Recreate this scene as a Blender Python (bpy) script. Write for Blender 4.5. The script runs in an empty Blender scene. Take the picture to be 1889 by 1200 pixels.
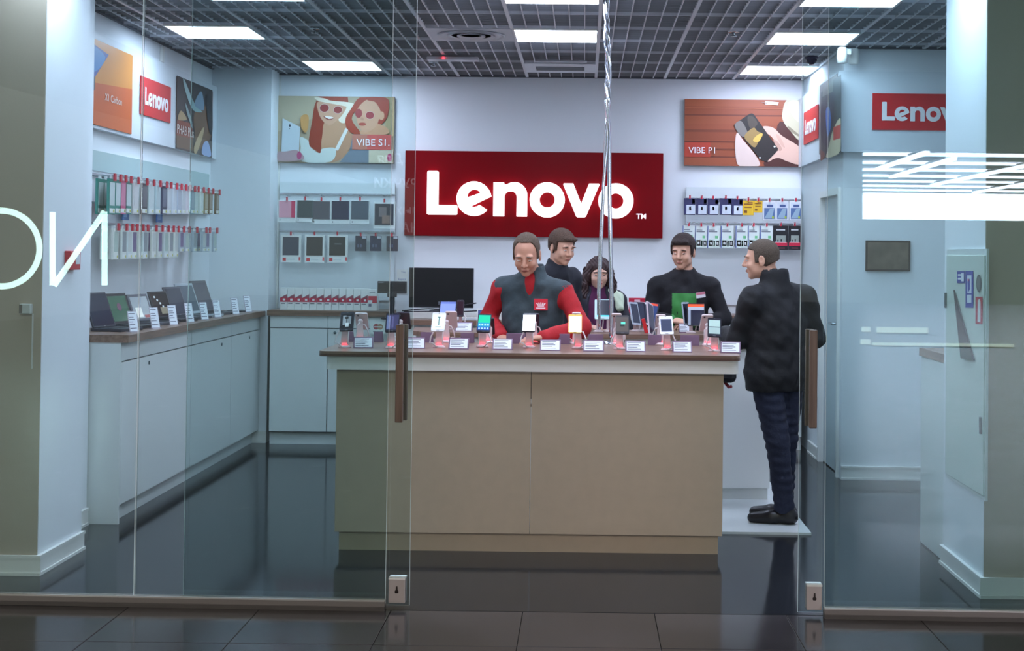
import bpy, bmesh, math, random
import numpy as np
from mathutils import Vector, Matrix
from mathutils.geometry import tessellate_polygon
random.seed(7)
SC=bpy.context.scene
COL=SC.collection
# ------------------------------------------------------------------ camera
F,CX,CY,PI_,RO,YA,H=2727.598,1066.0057,419.0191,.0177,.0113,-.0042,1.6358
W_,H_=1889,1200
cam=bpy.data.cameras.new('camera'); cam_o=bpy.data.objects.new('camera',cam); COL.objects.link(cam_o)
cam.sensor_fit='HORIZONTAL'; cam.sensor_width=36.0; cam.lens=36.0*F/W_
cam.shift_x=-(CX-W_/2)/W_; cam.shift_y=(CY-H_/2)/W_
_cy,_sy=math.cos(YA),math.sin(YA); _cp,_sp=math.cos(PI_),math.sin(PI_); _cr,_sr=math.cos(RO),math.sin(RO)
_r=Vector((_cy,-_sy,0)); _f=Vector((_cp*_sy,_cp*_cy,_sp)); _u=Vector((-_sp*_sy,-_sp*_cy,_cp))
# pixel x axis = cr*right + sr*up*... (solved so that the horizon drops to the right)
_R=_cr*_r-(-_sr)*(_u); _U=-_sr*_r+_cr*_u
cam_o.matrix_world=Matrix(((_R.x,_U.x,-_f.x,0),(_R.y,_U.y,-_f.y,0),(_R.z,_U.z,-_f.z,H),(0,0,0,1)))
SC.camera=cam_o
# ------------------------------------------------------------------ world, exposure
wd=bpy.data.worlds.new('mall_ambient'); SC.world=wd; wd.use_nodes=True
wd.node_tree.nodes['Background'].inputs[0].default_value=(1.0,.95,.88,1)
wd.node_tree.nodes['Background'].inputs[1].default_value=0.46
SC.view_settings.view_transform='Standard'; SC.view_settings.look='None'
SC.view_settings.gamma=1; SC.view_settings.use_curve_mapping=False
SC.view_settings.exposure=0.0
HALL_STRENGTH=15.0; HALL_COL=(1.0,.92,.82)
LAMP_STRENGTH=22.5; LAMP_COL=(.70,.80,1.02)
# ------------------------------------------------------------------ pixel <-> place
def _dir(px,py):
    a,b=px-CX,py-CY; c,s=math.cos(RO),math.sin(RO)
    u=c*a+s*b; v=-s*a+c*b
    x,y,z=u/F,1.0,-v/F
    c,s=math.cos(PI_),math.sin(PI_); y,z=c*y-s*z, s*y+c*z
    c,s=math.cos(YA),math.sin(YA); x,y=c*x+s*y, -s*x+c*y
    return x,y,z
def PY(px,py,d): x,y,z=_dir(px,py); t=d/y; return (x*t,d,H+z*t)
def PX(px,py,X): x,y,z=_dir(px,py); t=X/x; return (X,y*t,H+z*t)
def PZ(px,py,Z): x,y,z=_dir(px,py); t=(Z-H)/z; return (x*t,y*t,Z)
# ------------------------------------------------------------------ materials
def lin(c): 
    c=c/255.0
    return c/12.92 if c<=.04045 else ((c+.055)/1.055)**2.4
_M={}
def M(rgb,rough=.6,metal=0,emit=0,bump=0,scale=40,var=0,spec=.5,alpha=1,coat=0):
    key=(tuple(rgb),rough,metal,emit,bump,scale,var,spec,alpha,coat)
    if key in _M: return _M[key]
    m=bpy.data.materials.new('surface'); m.use_nodes=True; nt=m.node_tree; b=nt.nodes['Principled BSDF']
    col=tuple(lin(v) for v in rgb)+(1,)
    b.inputs['Base Color'].default_value=col; b.inputs['Roughness'].default_value=rough
    b.inputs['Metallic'].default_value=metal; b.inputs['Specular IOR Level'].default_value=spec
    b.inputs['Alpha'].default_value=alpha
    if coat: b.inputs['Coat Weight'].default_value=coat
    if emit:
        b.inputs['Emission Color'].default_value=col; b.inputs['Emission Strength'].default_value=emit
    if bump or var:
        tc=nt.nodes.new('ShaderNodeTexCoord'); n=nt.nodes.new('ShaderNodeTexNoise'); n.inputs['Scale'].default_value=scale
        n.inputs['Detail'].default_value=4
        nt.links.new(tc.outputs['Object'],n.inputs['Vector'])
        if bump:
            bp=nt.nodes.new('ShaderNodeBump'); bp.inputs['Strength'].default_value=bump; bp.inputs['Distance'].default_value=.01
            nt.links.new(n.outputs['Fac'],bp.inputs['Height']); nt.links.new(bp.outputs['Normal'],b.inputs['Normal'])
        if var:
            r=nt.nodes.new('ShaderNodeValToRGB'); r.color_ramp.elements[0].position=.3; r.color_ramp.elements[1].position=.7
            r.color_ramp.elements[0].color=tuple(v*(1-var) for v in col[:3])+(1,)
            r.color_ramp.elements[1].color=tuple(min(1,v*(1+var)) for v in col[:3])+(1,)
            nt.links.new(n.outputs['Fac'],r.inputs['Fac']); nt.links.new(r.outputs['Color'],b.inputs['Base Color'])
    _M[key]=m; return m
def wood(rgb,axis=0,rough=.35):
    key=('wood',tuple(rgb),axis)
    if key in _M: return _M[key]
    m=bpy.data.materials.new('wood_laminate'); m.use_nodes=True; nt=m.node_tree; b=nt.nodes['Principled BSDF']
    col=[lin(v) for v in rgb]
    tc=nt.nodes.new('ShaderNodeTexCoord'); mp=nt.nodes.new('ShaderNodeMapping')
    sc=[60,60,60]; sc[axis]=3; mp.inputs['Scale'].default_value=sc
    n=nt.nodes.new('ShaderNodeTexNoise'); n.inputs['Scale'].default_value=1; n.inputs['Detail'].default_value=6
    r=nt.nodes.new('ShaderNodeValToRGB'); r.color_ramp.elements[0].position=.3; r.color_ramp.elements[1].position=.7
    r.color_ramp.elements[0].color=(col[0]*.65,col[1]*.62,col[2]*.6,1); r.color_ramp.elements[1].color=(min(1,col[0]*1.25),min(1,col[1]*1.25),min(1,col[2]*1.25),1)
    nt.links.new(tc.outputs['Object'],mp.inputs['Vector']); nt.links.new(mp.outputs[0],n.inputs['Vector'])
    nt.links.new(n.outputs['Fac'],r.inputs['Fac']); nt.links.new(r.outputs['Color'],b.inputs['Base Color'])
    b.inputs['Roughness'].default_value=rough
    _M[key]=m; return m
def floor_mat(rgb,rough,scale,var,spec=.5):
    key=('floor',tuple(rgb),rough)
    if key in _M: return _M[key]
    m=M(rgb,rough,var=var,scale=scale,spec=spec).copy(); nt=m.node_tree; b=nt.nodes['Principled BSDF']
    n=nt.nodes.new('ShaderNodeTexNoise'); n.inputs['Scale'].default_value=3; n.inputs['Detail'].default_value=5
    tc=nt.nodes.new('ShaderNodeTexCoord'); nt.links.new(tc.outputs['Object'],n.inputs['Vector'])
    mr=nt.nodes.new('ShaderNodeMapRange'); mr.inputs['To Min'].default_value=rough*.7; mr.inputs['To Max'].default_value=rough*1.5
    nt.links.new(n.outputs['Fac'],mr.inputs['Value']); nt.links.new(mr.outputs[0],b.inputs['Roughness'])
    _M[key]=m; return m
def pane_mat(tint=(.865,.93,.93),ior=1.45):
    m=bpy.data.materials.new('clear_glass'); m.use_nodes=True; nt=m.node_tree; nt.nodes.clear()
    o=nt.nodes.new('ShaderNodeOutputMaterial'); mx=nt.nodes.new('ShaderNodeMixShader'); fr=nt.nodes.new('ShaderNodeFresnel'); fr.inputs[0].default_value=ior
    t=nt.nodes.new('ShaderNodeBsdfTransparent'); t.inputs[0].default_value=tint+(1,)
    g=nt.nodes.new('ShaderNodeBsdfGlossy'); g.inputs['Roughness'].default_value=0.0; g.inputs['Color'].default_value=(.95,1,1,1)
    # fresnel seen from either side of the thin pane is the same
    ge=nt.nodes.new('ShaderNodeNewGeometry'); mi=nt.nodes.new('ShaderNodeMix'); mi.data_type='FLOAT'
    mi.inputs[2].default_value=ior; mi.inputs[3].default_value=1/ior
    nt.links.new(ge.outputs['Backfacing'],mi.inputs[0])
    fr.inputs[0].default_value=ior
    lw=nt.nodes.new('ShaderNodeMath'); 
    nt.nodes.remove(lw); nt.nodes.remove(mi); nt.nodes.remove(ge)
    nt.links.new(fr.outputs[0],mx.inputs[0]); nt.links.new(t.outputs[0],mx.inputs[1]); nt.links.new(g.outputs[0],mx.inputs[2]); nt.links.new(mx.outputs[0],o.inputs[0])
    return m
GLASS=pane_mat()
EDGE=M((225,240,238),.5)
ACRYL=M((235,225,235),.15,alpha=.55)
WALL=M((226,230,234),.75,bump=.05,scale=120)
WHITE=M((228,228,224),.45)
CABW=M((220,224,222),.4,bump=.01,scale=90)
# ------------------------------------------------------------------ mesh building
class MB:
    def __init__(s): s.v=[]; s.f=[]; s.mi=[]; s.ms=[]; s.sm=[]
    def _m(s,m):
        if m not in s.ms: s.ms.append(m)
        return s.ms.index(m)
    def add(s,vs,fs,m,smooth=False):
        o=len(s.v); s.v+= [tuple(p) for p in vs]; k=s._m(m)
        for f in fs: s.f.append(tuple(i+o for i in f)); s.mi.append(k); s.sm.append(smooth)
        return s
    def box(s,a,b,m,T=None,bev=0):
        x0,y0,z0=[min(a[i],b[i]) for i in range(3)]; x1,y1,z1=[max(a[i],b[i]) for i in range(3)]
        if bev>0:
            return s.rbox(a,b,m,T,bev)
        vs=[Vector(p) for p in ((x0,y0,z0),(x1,y0,z0),(x1,y1,z0),(x0,y1,z0),(x0,y0,z1),(x1,y0,z1),(x1,y1,z1),(x0,y1,z1))]
        if T: vs=[T@p for p in vs]
        return s.add(vs,[(0,3,2,1),(4,5,6,7),(0,1,5,4),(1,2,6,5),(2,3,7,6),(3,0,4,7)],m)
    def rbox(s,a,b,m,T,bev):
        bm=bmesh.new(); bmesh.ops.create_cube(bm,size=1)
        c=[(a[i]+b[i])/2 for i in range(3)]; d=[abs(b[i]-a[i]) for i in range(3)]
        for v in bm.verts: v.co=Vector([c[i]+v.co[i]*d[i] for i in range(3)])
        bmesh.ops.bevel(bm,geom=bm.edges[:],offset=min(bev,min(d)*.45),segments=2,affect='EDGES',profile=.5)
        vs=[v.co.copy() for v in bm.verts]; bm.verts.index_update(); fs=[tuple(v.index for v in f.verts) for f in bm.faces]; bm.free()
        if T: vs=[T@p for p in vs]
        return s.add(vs,fs,m)
    def prism(s,pts,z0,z1,m,T=None,smooth=False):   # polygon in xy extruded in z
        n=len(pts)
        area=sum(pts[i][0]*pts[(i+1)%n][1]-pts[(i+1)%n][0]*pts[i][1] for i in range(n))
        if area<0: pts=pts[::-1]
        vs=[Vector((p[0],p[1],z0)) for p in pts]+[Vector((p[0],p[1],z1)) for p in pts]
        if T: vs=[T@p for p in vs]
        fs=[tuple(range(n-1,-1,-1)),tuple(range(n,2*n))]+[(i,(i+1)%n,n+(i+1)%n,n+i) for i in range(n)]
        return s.add(vs,fs,m,smooth)
    def lathe(s,prof,m,c=(0,0,0),n=20,T=None,smooth=True):
        vs=[];fs=[]
        for r,z in prof:
            for i in range(n):
                a=2*math.pi*i/n; vs.append(Vector((c[0]+r*math.cos(a),c[1]+r*math.sin(a),c[2]+z)))
        k=len(prof)
        for j in range(k-1):
            for i in range(n): fs.append((j*n+i,j*n+(i+1)%n,(j+1)*n+(i+1)%n,(j+1)*n+i))
        fs.append(tuple(range(n-1,-1,-1))); fs.append(tuple(range((k-1)*n,k*n)))
        if T: vs=[T@p for p in vs]
        return s.add(vs,fs,m,smooth)
    def tube(s,pts,r,m,n=8,smooth=True,close=False):
        pts=[Vector(p) for p in pts]; vs=[];fs=[];k=len(pts)
        t=(pts[1]-pts[0]).normalized(); ref=Vector((0,0,1)) if abs(t.z)<.9 else Vector((1,0,0)); u=t.cross(ref).normalized()
        for i,p in enumerate(pts):
            t=(pts[min(i+1,k-1)]-pts[max(i-1,0)]).normalized(); u=(u-t*u.dot(t)).normalized(); w=t.cross(u)
            rr=r[i] if isinstance(r,(list,tuple)) else r
            for j in range(n):
                a=2*math.pi*j/n; vs.append(p+u*math.cos(a)*rr+w*math.sin(a)*rr)
        for i in range(k-1):
            for j in range(n): fs.append((i*n+j,i*n+(j+1)%n,(i+1)*n+(j+1)%n,(i+1)*n+j))
        fs.append(tuple(range(n-1,-1,-1))); fs.append(tuple(range((k-1)*n,k*n)))
        return s.add(vs,fs,m,smooth)
    def ball(s,c,r,m,n=12,k=8,T=None):
        rx,ry,rz=(r,r,r) if not isinstance(r,tuple) else r
        vs=[Vector((c[0],c[1],c[2]-rz))];fs=[]
        for i in range(1,k):
            a=math.pi*i/k-math.pi/2
            for j in range(n):
                b=2*math.pi*j/n; vs.append(Vector((c[0]+rx*math.cos(a)*math.cos(b),c[1]+ry*math.cos(a)*math.sin(b),c[2]+rz*math.sin(a))))
        vs.append(Vector((c[0],c[1],c[2]+rz)))
        for j in range(n): fs.append((0,1+(j+1)%n,1+j)); fs.append((len(vs)-1,1+(k-2)*n+j,1+(k-2)*n+(j+1)%n))
        for i in range(k-2):
            for j in range(n): fs.append((1+i*n+j,1+i*n+(j+1)%n,1+(i+1)*n+(j+1)%n,1+(i+1)*n+j))
        if T: vs=[T@p for p in vs]
        return s.add(vs,fs,m,True)
    def mesh(s,name):
        me=bpy.data.meshes.new(name); me.from_pydata(s.v,[],s.f)
        for m in s.ms: me.materials.append(m)
        me.polygons.foreach_set('material_index',s.mi); me.polygons.foreach_set('use_smooth',s.sm); me.update(); return me
    def obj(s,name,parent=None,world=False):
        return link(name,s.mesh(name),parent)
def link(name,me,parent=None):
    o=bpy.data.objects.new(name,me); COL.objects.link(o)
    if parent is not None: o.parent=parent
    return o
def tag(o,label=None,cat=None,group=None,kind=None):
    if label: o['label']=label
    if cat: o['category']=cat
    if group: o['group']=group
    if kind: o['kind']=kind
    return o
def thing(name,label,cat,loc=(0,0,0),rz=0,group=None,T=None):
    o=bpy.data.objects.new(name,None); COL.objects.link(o); o.empty_display_size=.1
    if T is not None: o.matrix_world=T
    else: o.location=loc; o.rotation_euler=(0,0,rz)
    return tag(o,label,cat,group)
def st(name,mb,parent=None):
    o=mb.obj(name,parent)
    if parent is None: o['kind']='structure'
    return o
def ste(name,loc=(0,0,0)):
    o=bpy.data.objects.new(name,None); COL.objects.link(o); o.location=loc; o['kind']='structure'; return o
def dup(root,loc,rz=None,label=None,group=None):
    r=root.copy(); COL.objects.link(r); r.location=loc
    if rz is not None: r.rotation_euler=(0,0,rz)
    if label: r['label']=label
    if group: r['group']=group
    for ch in list(root.children):
        c=ch.copy(); COL.objects.link(c); c.parent=r
        for g in ch.children:
            e=g.copy(); COL.objects.link(e); e.parent=c
    return r
def frame(o,u,v):   # matrix: local x->u, y->v, z->normal
    u=Vector(u).normalized(); v=Vector(v).normalized(); n=u.cross(v)
    o=Vector(o); return Matrix(((u.x,v.x,n.x,o.x),(u.y,v.y,n.y,o.y),(u.z,v.z,n.z,o.z),(0,0,0,1)))
ORD='first second third fourth fifth sixth seventh eighth ninth tenth eleventh twelfth thirteenth fourteenth fifteenth sixteenth seventeenth eighteenth nineteenth twentieth'.split()
# curves / text turned into meshes
def curve_mesh(cu,m):
    o=bpy.data.objects.new('tmp',cu); COL.objects.link(o)
    dg=bpy.context.evaluated_depsgraph_get(); dg.update()
    me=bpy.data.meshes.new_from_object(o.evaluated_get(dg)); bpy.data.objects.remove(o)
    me.materials.clear(); me.materials.append(m); return me
def outline_mesh(loops,depth,m,res=1):
    cu=bpy.data.curves.new('c','CURVE'); cu.dimensions='2D'; cu.fill_mode='BOTH'; cu.extrude=depth/2
    for lp in loops:
        sp=cu.splines.new('POLY'); sp.points.add(len(lp)-1)
        for i,p in enumerate(lp): sp.points[i].co=(p[0],p[1],0,1)
        sp.use_cyclic_u=True
    return curve_mesh(cu,m)
def text_mesh(txt,h,m,depth=.0006,align='LEFT',bold=0,space=1.0,xscale=1.0):
    cu=bpy.data.curves.new('t','FONT'); cu.body=txt; cu.size=h/.73; cu.extrude=depth; cu.align_x=align; cu.offset=bold; cu.space_character=space; cu.resolution_u=3
    me=curve_mesh(cu,m)
    if xscale!=1: me.transform(Matrix.Diagonal((xscale,1,1,1)))
    return me
def text_obj(name,txt,h,m,T,parent=None,**k):
    me=text_mesh(txt,h,m,**k); me.transform(T); return link(name,me,parent)
def arc(cx,cy,r,a0,a1,n=20,ry=None):
    ry=ry or r
    return [(cx+r*math.cos(math.radians(a0+(a1-a0)*i/n)),cy+ry*math.sin(math.radians(a0+(a1-a0)*i/n))) for i in range(n+1)]
def logo_loops(s):     # six rounded letters, in units of the capital's height * s
    fl=lambda L:[((x-187)/308*s,(487-y)/308*s) for x,y in L]
    out=[]
    def rr(pts): return fl(pts)
    out.append([rr([(195,172),(257,172),(265,180),(265,412),(393,412),(400,419),(400,473),(393,480),(195,480),(187,473),(187,180)])])
    e=[(x,y) for x,y in arc(518,365,122,-12,-322,40)]
    e=e+arc(518,365,58,-318,-240,10)[0:]
    e2=[(518+122*math.cos(math.radians(a)),365+122*math.sin(math.radians(a))) for a in np.linspace(-8,-320,44)]
    e2+= [(518+58*math.cos(math.radians(a)),365+58*math.sin(math.radians(a))) for a in np.linspace(48,112,10)]
    hole=[(470,358),(568,322)]+[(520+50*math.cos(math.radians(a)),350+50*math.sin(math.radians(a))) for a in np.linspace(-28,-182,14)]
    out.append([fl(e2),fl(hole)])
    n=[(655,487),(655,248),(728,248),(731,262)]+[(803+90*math.cos(math.radians(a)),337+92*math.sin(math.radians(a))) for a in np.linspace(-125,0,14)]+[(893,487),(820,487)]+[(776+44*math.cos(math.radians(a)),350+42*math.sin(math.radians(a))) for a in np.linspace(0,-180,12)]+[(732,487)]
    out.append([fl(n)])
    for cx,cy,v in ((1035,368,0),(0,0,1),(1520,370,0)):
        if v: out.append([fl([(1152,250),(1218,250),(1275,392),(1330,250),(1398,250),(1402,258),(1310,481),(1300,488),(1250,488),(1240,481),(1147,258)])])
        else: out.append([fl(arc(cx,cy,124,0,354,48)),fl(arc(cx,cy,54,0,350,30))])
    return out
def logo_mesh(s,depth,m):
    mb=None; import itertools
    mes=[outline_mesh(l,depth,m) for l in logo_loops(s)]
    bm=bmesh.new()
    for me in mes: bm.from_mesh(me)
    me=bpy.data.meshes.new('lettering'); bm.to_mesh(me); bm.free(); me.materials.append(m); return me
# flat coloured print made of thin stacked shapes on a plane given by fn(px,py)->point, lifted along n
def ell(cx,cy,rx,ry,n=18,rot=0):
    c,s=math.cos(math.radians(rot)),math.sin(math.radians(rot))
    return [(cx+rx*math.cos(a)*c-ry*math.sin(a)*s,cy+rx*math.cos(a)*s+ry*math.sin(a)*c) for a in [2*math.pi*i/n for i in range(n)]]
def smooth_poly(p,k=4):
    n=len(p); out=[]
    for i in range(n):
        p0,p1,p2,p3=[Vector(p[(i+j-1)%n]) for j in range(4)]
        for q in range(k):
            t=q/k; out.append(tuple(.5*((2*p1)+(-p0+p2)*t+(2*p0-5*p1+4*p2-p3)*t*t+(-p0+3*p1-3*p2+p3)*t**3)))
    return out
def print_obj(name,layers,fn,n,parent,rough=.45,emit=0):
    mb=MB(); n=Vector(n)
    for i,(col,poly,*sm) in enumerate(layers):
        if sm: poly=smooth_poly(poly)
        vs=[Vector(fn(*p))+n*(.0008+.0005*i) for p in poly]
        tris=tessellate_polygon([vs])
        fs=[]
        for t in tris:
            a,b,c=[vs[j] for j in t]
            fs.append(tuple(t) if (b-a).cross(c-a).dot(n)>0 else tuple(t[::-1]))
        mb.add(vs,fs,M(col,rough,emit=emit))
    return mb.obj(name,parent)
def at(T): return lambda p: T@Vector(p)
# ================================================================== SETTING
TX=-.511; CH=3.174; BW=12.91
SF=floor_mat((40,42,45),.085,2.0,.12,.14)
mb=MB(); mb.box((-3.9,6.78,-.1),(3.6,13.2,0),SF); st('floor',mb)
# mall floor with stone tiles
fl=st('floor_mall',MB().box((-14,-40,-.12),(16,6.775,-.012),floor_mat((46,43,44),.22,1.5,.2)))
TM_=floor_mat((66,62,62),.12,1.2,.3,.22)
tm=MB().box((-.2985,-.2985,-.011),(.2985,.2985,0),TM_,bev=.002).mesh('tile')
for i in range(-6,7):
    for j in range(4):
        o=link('tile',tm,fl); o.location=(.94+.6*i+.3,6.775-.3-.6*j,0); 
        if (i*7+j*3)%2: o.rotation_euler=(0,0,math.pi)
# walls
st('wall_back',MB().box((-3.4,BW,0),(2.1,BW+.15,3.6),WALL))
st('wall_left',MB().box((-3.4,8.7,0),(-3.19,BW,3.6),WALL))
st('wall_corner',MB().box((-3.19,12.583,0),(-2.68,BW,3.6),WALL))
wfl=MB(); PIERF=M((176,164,148),.7,bump=.04,scale=90); wfl.box((-6,7.410,0),(-2.713,8.05,3.6),WALL); wfl.box((-6,7.403,0),(-2.715,7.4095,3.6),PIERF); 
st('wall_front_left',wfl)
st('wall_left_return',MB().box((-3.6,8.05,0),(-2.93,8.78,3.6),WALL))
st('wall_front_right',MB().box((1.944,7.170,0),(6,7.97,3.6),WALL).box((1.946,7.163,.0),(6,7.1695,3.6),PIERF))
st('wall_right',MB().box((3.3,7.97,0),(3.45,10.9,3.6),WALL))
# stock room box in the right rear corner
st('wall_stockroom_side',MB().box((1.905,11.87,0),(2.05,BW,3.6),WALL).box((1.905,10.9,2.13),(2.05,11.87,3.6),WALL).box((1.905,10.9,0),(2.05,10.985,2.13),WALL))
st('wall_stockroom_front',MB().box((2.05,10.9,0),(3.4,11.05,3.6),WALL))
# raised band carrying the pictures
BAND=M((214,220,226),.5)
st('trim_1',MB().box((-3.19,8.8,2.405),(-3.145,12.583,3.02),BAND))
st('trim_2',MB().box((1.86,11.0,2.405),(1.905,BW,3.0),BAND))
st('trim_3',MB().box((1.86,10.86,2.405),(3.3,10.9,3.0),BAND))
# baseboards
def bb(name,a,b,n):
    mb=MB(); x0,y0=a; x1,y1=b; nx,ny=n
    for (t,z0,z1) in ((.022,0,.015),(.014,.015,.085),(.02,.085,.1)):
        mb.box((x0,y0,z0),(x1+nx*t,y1+ny*t,z1),WHITE)
    return st(name,mb)
bb('baseboard_left_front',(-6,7.403),(-2.691,7.403),(0,-1)); bb('baseboard_left_pier',(-2.713,7.403),(-2.713,8.06),(1,0))
bb('baseboard_left_return',(-2.93,8.07),(-2.93,8.77),(1,0))
bb('baseboard_right_front',(1.924,7.163),(6,7.163),(0,-1)); bb('baseboard_right_pier',(1.944,7.163),(1.944,7.97),(-1,0))
bb('baseboard_corner',(-3.19,12.583),(-2.68,12.583),(0,-1))
bb('baseboard_stockroom_front',(1.905,10.9),(3.3,10.9),(0,-1)); bb('baseboard_stockroom_side',(1.905,11.93),(1.905,12.4),(-1,0))
st('trim_4',MB().box((-2.68,12.895,1.10),(-2.665,12.91,3.17),WHITE))
# door in the stock room wall
d3=ste('door_3')
MB().box((1.925,11.0,.01),(1.96,11.84,2.1),M((196,206,212),.4)).obj('door_leaf',d3)
fm=MB(); fm.box((1.885,10.985,0),(1.925,11.03,2.10),WHITE).box((1.885,11.82,0),(1.925,11.87,2.10),WHITE).box((1.885,10.985,2.10),(1.925,11.87,2.15),WHITE); fm.obj('door_frame',d3)
ch=M((170,176,180),.25,metal=1)
hp=MB(); hp.box((1.914,11.07,1.0),(1.925,11.11,1.22),ch,bev=.003); hp.tube([(1.92,11.09,1.13),(1.87,11.09,1.13),(1.865,11.11,1.13),(1.865,11.22,1.13)],.010,ch); hp.obj('door_handle',d3)
# ------------------------------------------------------------------ ceiling
ceil=st('ceiling',MB().box((-3.4,6.78,3.45),(3.45,13.2,3.6),M((110,112,118),.9)))
BL=M((146,146,148),.5); BL2=M((204,204,208),.4); BL3=M((206,206,210),.4)
def gridpanel(w,d):
    m=MB(); z0,z1=CH,CH+.04
    nx=max(1,round(w/.1)); ny=max(1,round(d/.1))
    for i in range(1,nx): x=w*i/nx; m.box((x-.0036,.005,z0-.001),(x+.0036,d-.005,z1-.006),BL3)
    for j in range(1,ny): y=d*j/ny; m.box((.005,y-.003,z0+.002),(w-.005,y+.003,z1),BL)
    return m.mesh('grid_panel')
gp={}
xs=[-3.19]+[TX+.6*k for k in range(-4,7)]+[3.3]
ys=[6.85]+[10.1+.6*n for n in range(-5,5)]+[BW]
occ={(-4,0),(0,0),(3,0),(-3,3),(3,3),(-3,-3),(0,-3),(3,-3),(-1,0),(0,3),(-4,-5),(0,-5),(3,-5)}
for a in range(len(xs)-1):
    for b in range(len(ys)-1):
        k=a-5; n=b-6
        if (k,n) in occ: continue
        w=xs[a+1]-xs[a]; d=ys[b+1]-ys[b]
        if w<.08 or d<.08: continue
        if xs[a]>=1.85 and ys[b]>=10.85: continue
        q=(round(w,2),round(d,2))
        if q not in gp: gp[q]=gridpanel(w,d)
        o=link('grid_panel',gp[q],ceil); o.location=(xs[a],ys[b],0)
for a in range(1,len(xs)-1):
    e=BW if xs[a]<1.9 else 10.9
    MB().box((xs[a]-.012,6.85,CH-.004),(xs[a]+.012,e,CH+.045),BL2).obj('main_tee',ceil)
for b in range(1,len(ys)-1):
    e=3.3 if ys[b]<10.9 else 1.9
    MB().box((-3.19,ys[b]-.006,CH-.002),(e,ys[b]+.006,CH+.042),BL2).obj('cross_tee',ceil)
for x0,x1,y0,y1 in ((-3.19,1.9,BW-.02,BW),(-3.19,-3.17,8.8,12.58),(1.905,3.3,10.88,10.9)):
    MB().box((x0,y0,CH-.006),(x1,y1,CH+.02),M((90,92,98),.6)).obj('edge_angle',ceil)
# ------------------------------------------------------------------ lamps
LE=M((255,255,255),.5); 
LEM=bpy.data.materials.new('led_panel'); LEM.use_nodes=True; _b=LEM.node_tree.nodes['Principled BSDF']
_b.inputs['Emission Color'].default_value=LAMP_COL+(1,); _b.inputs['Emission Strength'].default_value=LAMP_STRENGTH; _b.inputs['Base Color'].default_value=(.8,.8,.8,1)
lab={(-4,0):'square ceiling light panel nearest the left wall',(0,0):'square ceiling light panel above the red sign, beside the round air diffuser',(3,0):'square ceiling light panel at right, nearer of the two beside the stockroom',
 (-3,3):'square ceiling light panel at rear left above the beach poster',(3,3):'square ceiling light panel at rear right touching the dome camera',
 (-3,-3):'ceiling light panel at the top left edge of the view',(0,-3):'ceiling light panel at the top centre edge of the view',(3,-3):'ceiling light panel at the top right edge of the view',
 (-4,-5):'ceiling light panel just inside the glass front at left',(0,-5):'ceiling light panel just inside the glass front at centre',(3,-5):'ceiling light panel just inside the glass front at right'}
for (k,n),l in lab.items():
    x=TX+.6*k; y=10.1+.6*n
    if n==-3: y+=.15
    t=thing('ceiling_light',l,'ceiling light',(x+.3,y+.3,CH-.006),group='square light panels in the ceiling')
    f=MB()
    for a,b in (((-.295,-.295),(.295,-.283)),((-.295,.283),(.295,.295)),((-.295,-.283),(-.283,.283)),((.283,-.283),(.295,.283))): f.box((a[0],a[1],-.006),(b[0],b[1],.03),WHITE)
    f.obj('housing',t); MB().box((-.283,-.283,-.004),(.283,.283,.02),LEM).obj('diffuser',t)
# air diffuser, air conditioner cassette and small ceiling fittings
x=TX-.6+.3; y=10.4
t=thing('air_diffuser','white square ceiling air diffuser with round louvre beside the middle light','vent',(x,y,CH-.008))
MB().box((-.295,-.295,0),(.295,.295,.03),M((188,190,196),.5)).obj('plate',t)
for r in (.24,.17,.10):
    MB().lathe([(r-.03,-.004),(r,-.012),(r,.0),(r-.03,0)],M((175,178,184),.4),n=32).obj('louvre_ring',t)
x=TX+.3; y=12.2
t=thing('air_conditioner','white recessed ceiling cassette panel above the middle of the rear wall','air conditioner',(x,y,CH-.012))
MB().box((-.29,-.29,0),(.29,.29,.008),M((205,208,214),.5),bev=.005).obj('panel',t); 
g=MB(); 
for i in range(5): g.box((-.2,-.12+.05*i,-.006),(.2,-.1+.05*i,0),M((120,122,128),.5))
g.obj('grille',t)
t=thing('track_bar','slim grey ceiling bar in front of the white cassette panel','ceiling bar',(TX+.32,11.55,CH-.03))
MB().box((-.2,-.03,-.012),(.2,.03,.0),M((165,168,175),.4),bev=.004).obj('bar',t); MB().box((-.17,-.015,0),(-.15,.015,.035),BL).box((.15,-.015,0),(.17,.015,.035),BL).obj('bracket',t)
p=PZ(836,108,CH-.03)
t=thing('access_point','slim white ceiling box with a glowing red indicator','ceiling device',(p[0],p[1],CH-.035))
MB().box((-.2,-.06,-.012),(.2,.06,.014),M((190,190,196),.4),bev=.006).obj('casing',t); MB().box((-.17,-.02,.014),(.17,.02,.032),BL).obj('bracket',t)
MB().ball((-.07,-.062,0),.010,M((255,30,40),.3,emit=12)).obj('indicator_lamp',t)
for i,(px,py,l) in enumerate(((580,60,'left of the middle light panel'),(800,121,'below the red indicator bar'),(1353,66,'left of the right-hand light panels'))):
    p=PZ(px,py,CH-.03)
    t=thing('sprinkler','small chrome ceiling sprinkler '+l,'sprinkler',(p[0],p[1],CH))
    MB().lathe([(.0,-.001),(.04,-.006),(.04,0),(.0,.002)],ch,n=16).obj('escutcheon',t)
    MB().lathe([(.008,-.03),(.012,-.006)],ch,n=10).lathe([(.022,-.036),(.022,-.03),(.008,-.028)],ch,n=12).obj('head',t)
p=PZ(1495,113,CH-.03)
t=thing('dome_camera','small dark dome camera under the ceiling by the right rear light','security camera',(p[0],p[1]-.05,CH-.005))
MB().lathe([(.05,-.015),(.055,0)],M((70,66,90),.4),n=20).obj('mount',t); MB().ball((0,0,-.02),(.045,.045,.04),M((40,34,60),.15)).obj('dome',t)
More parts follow.
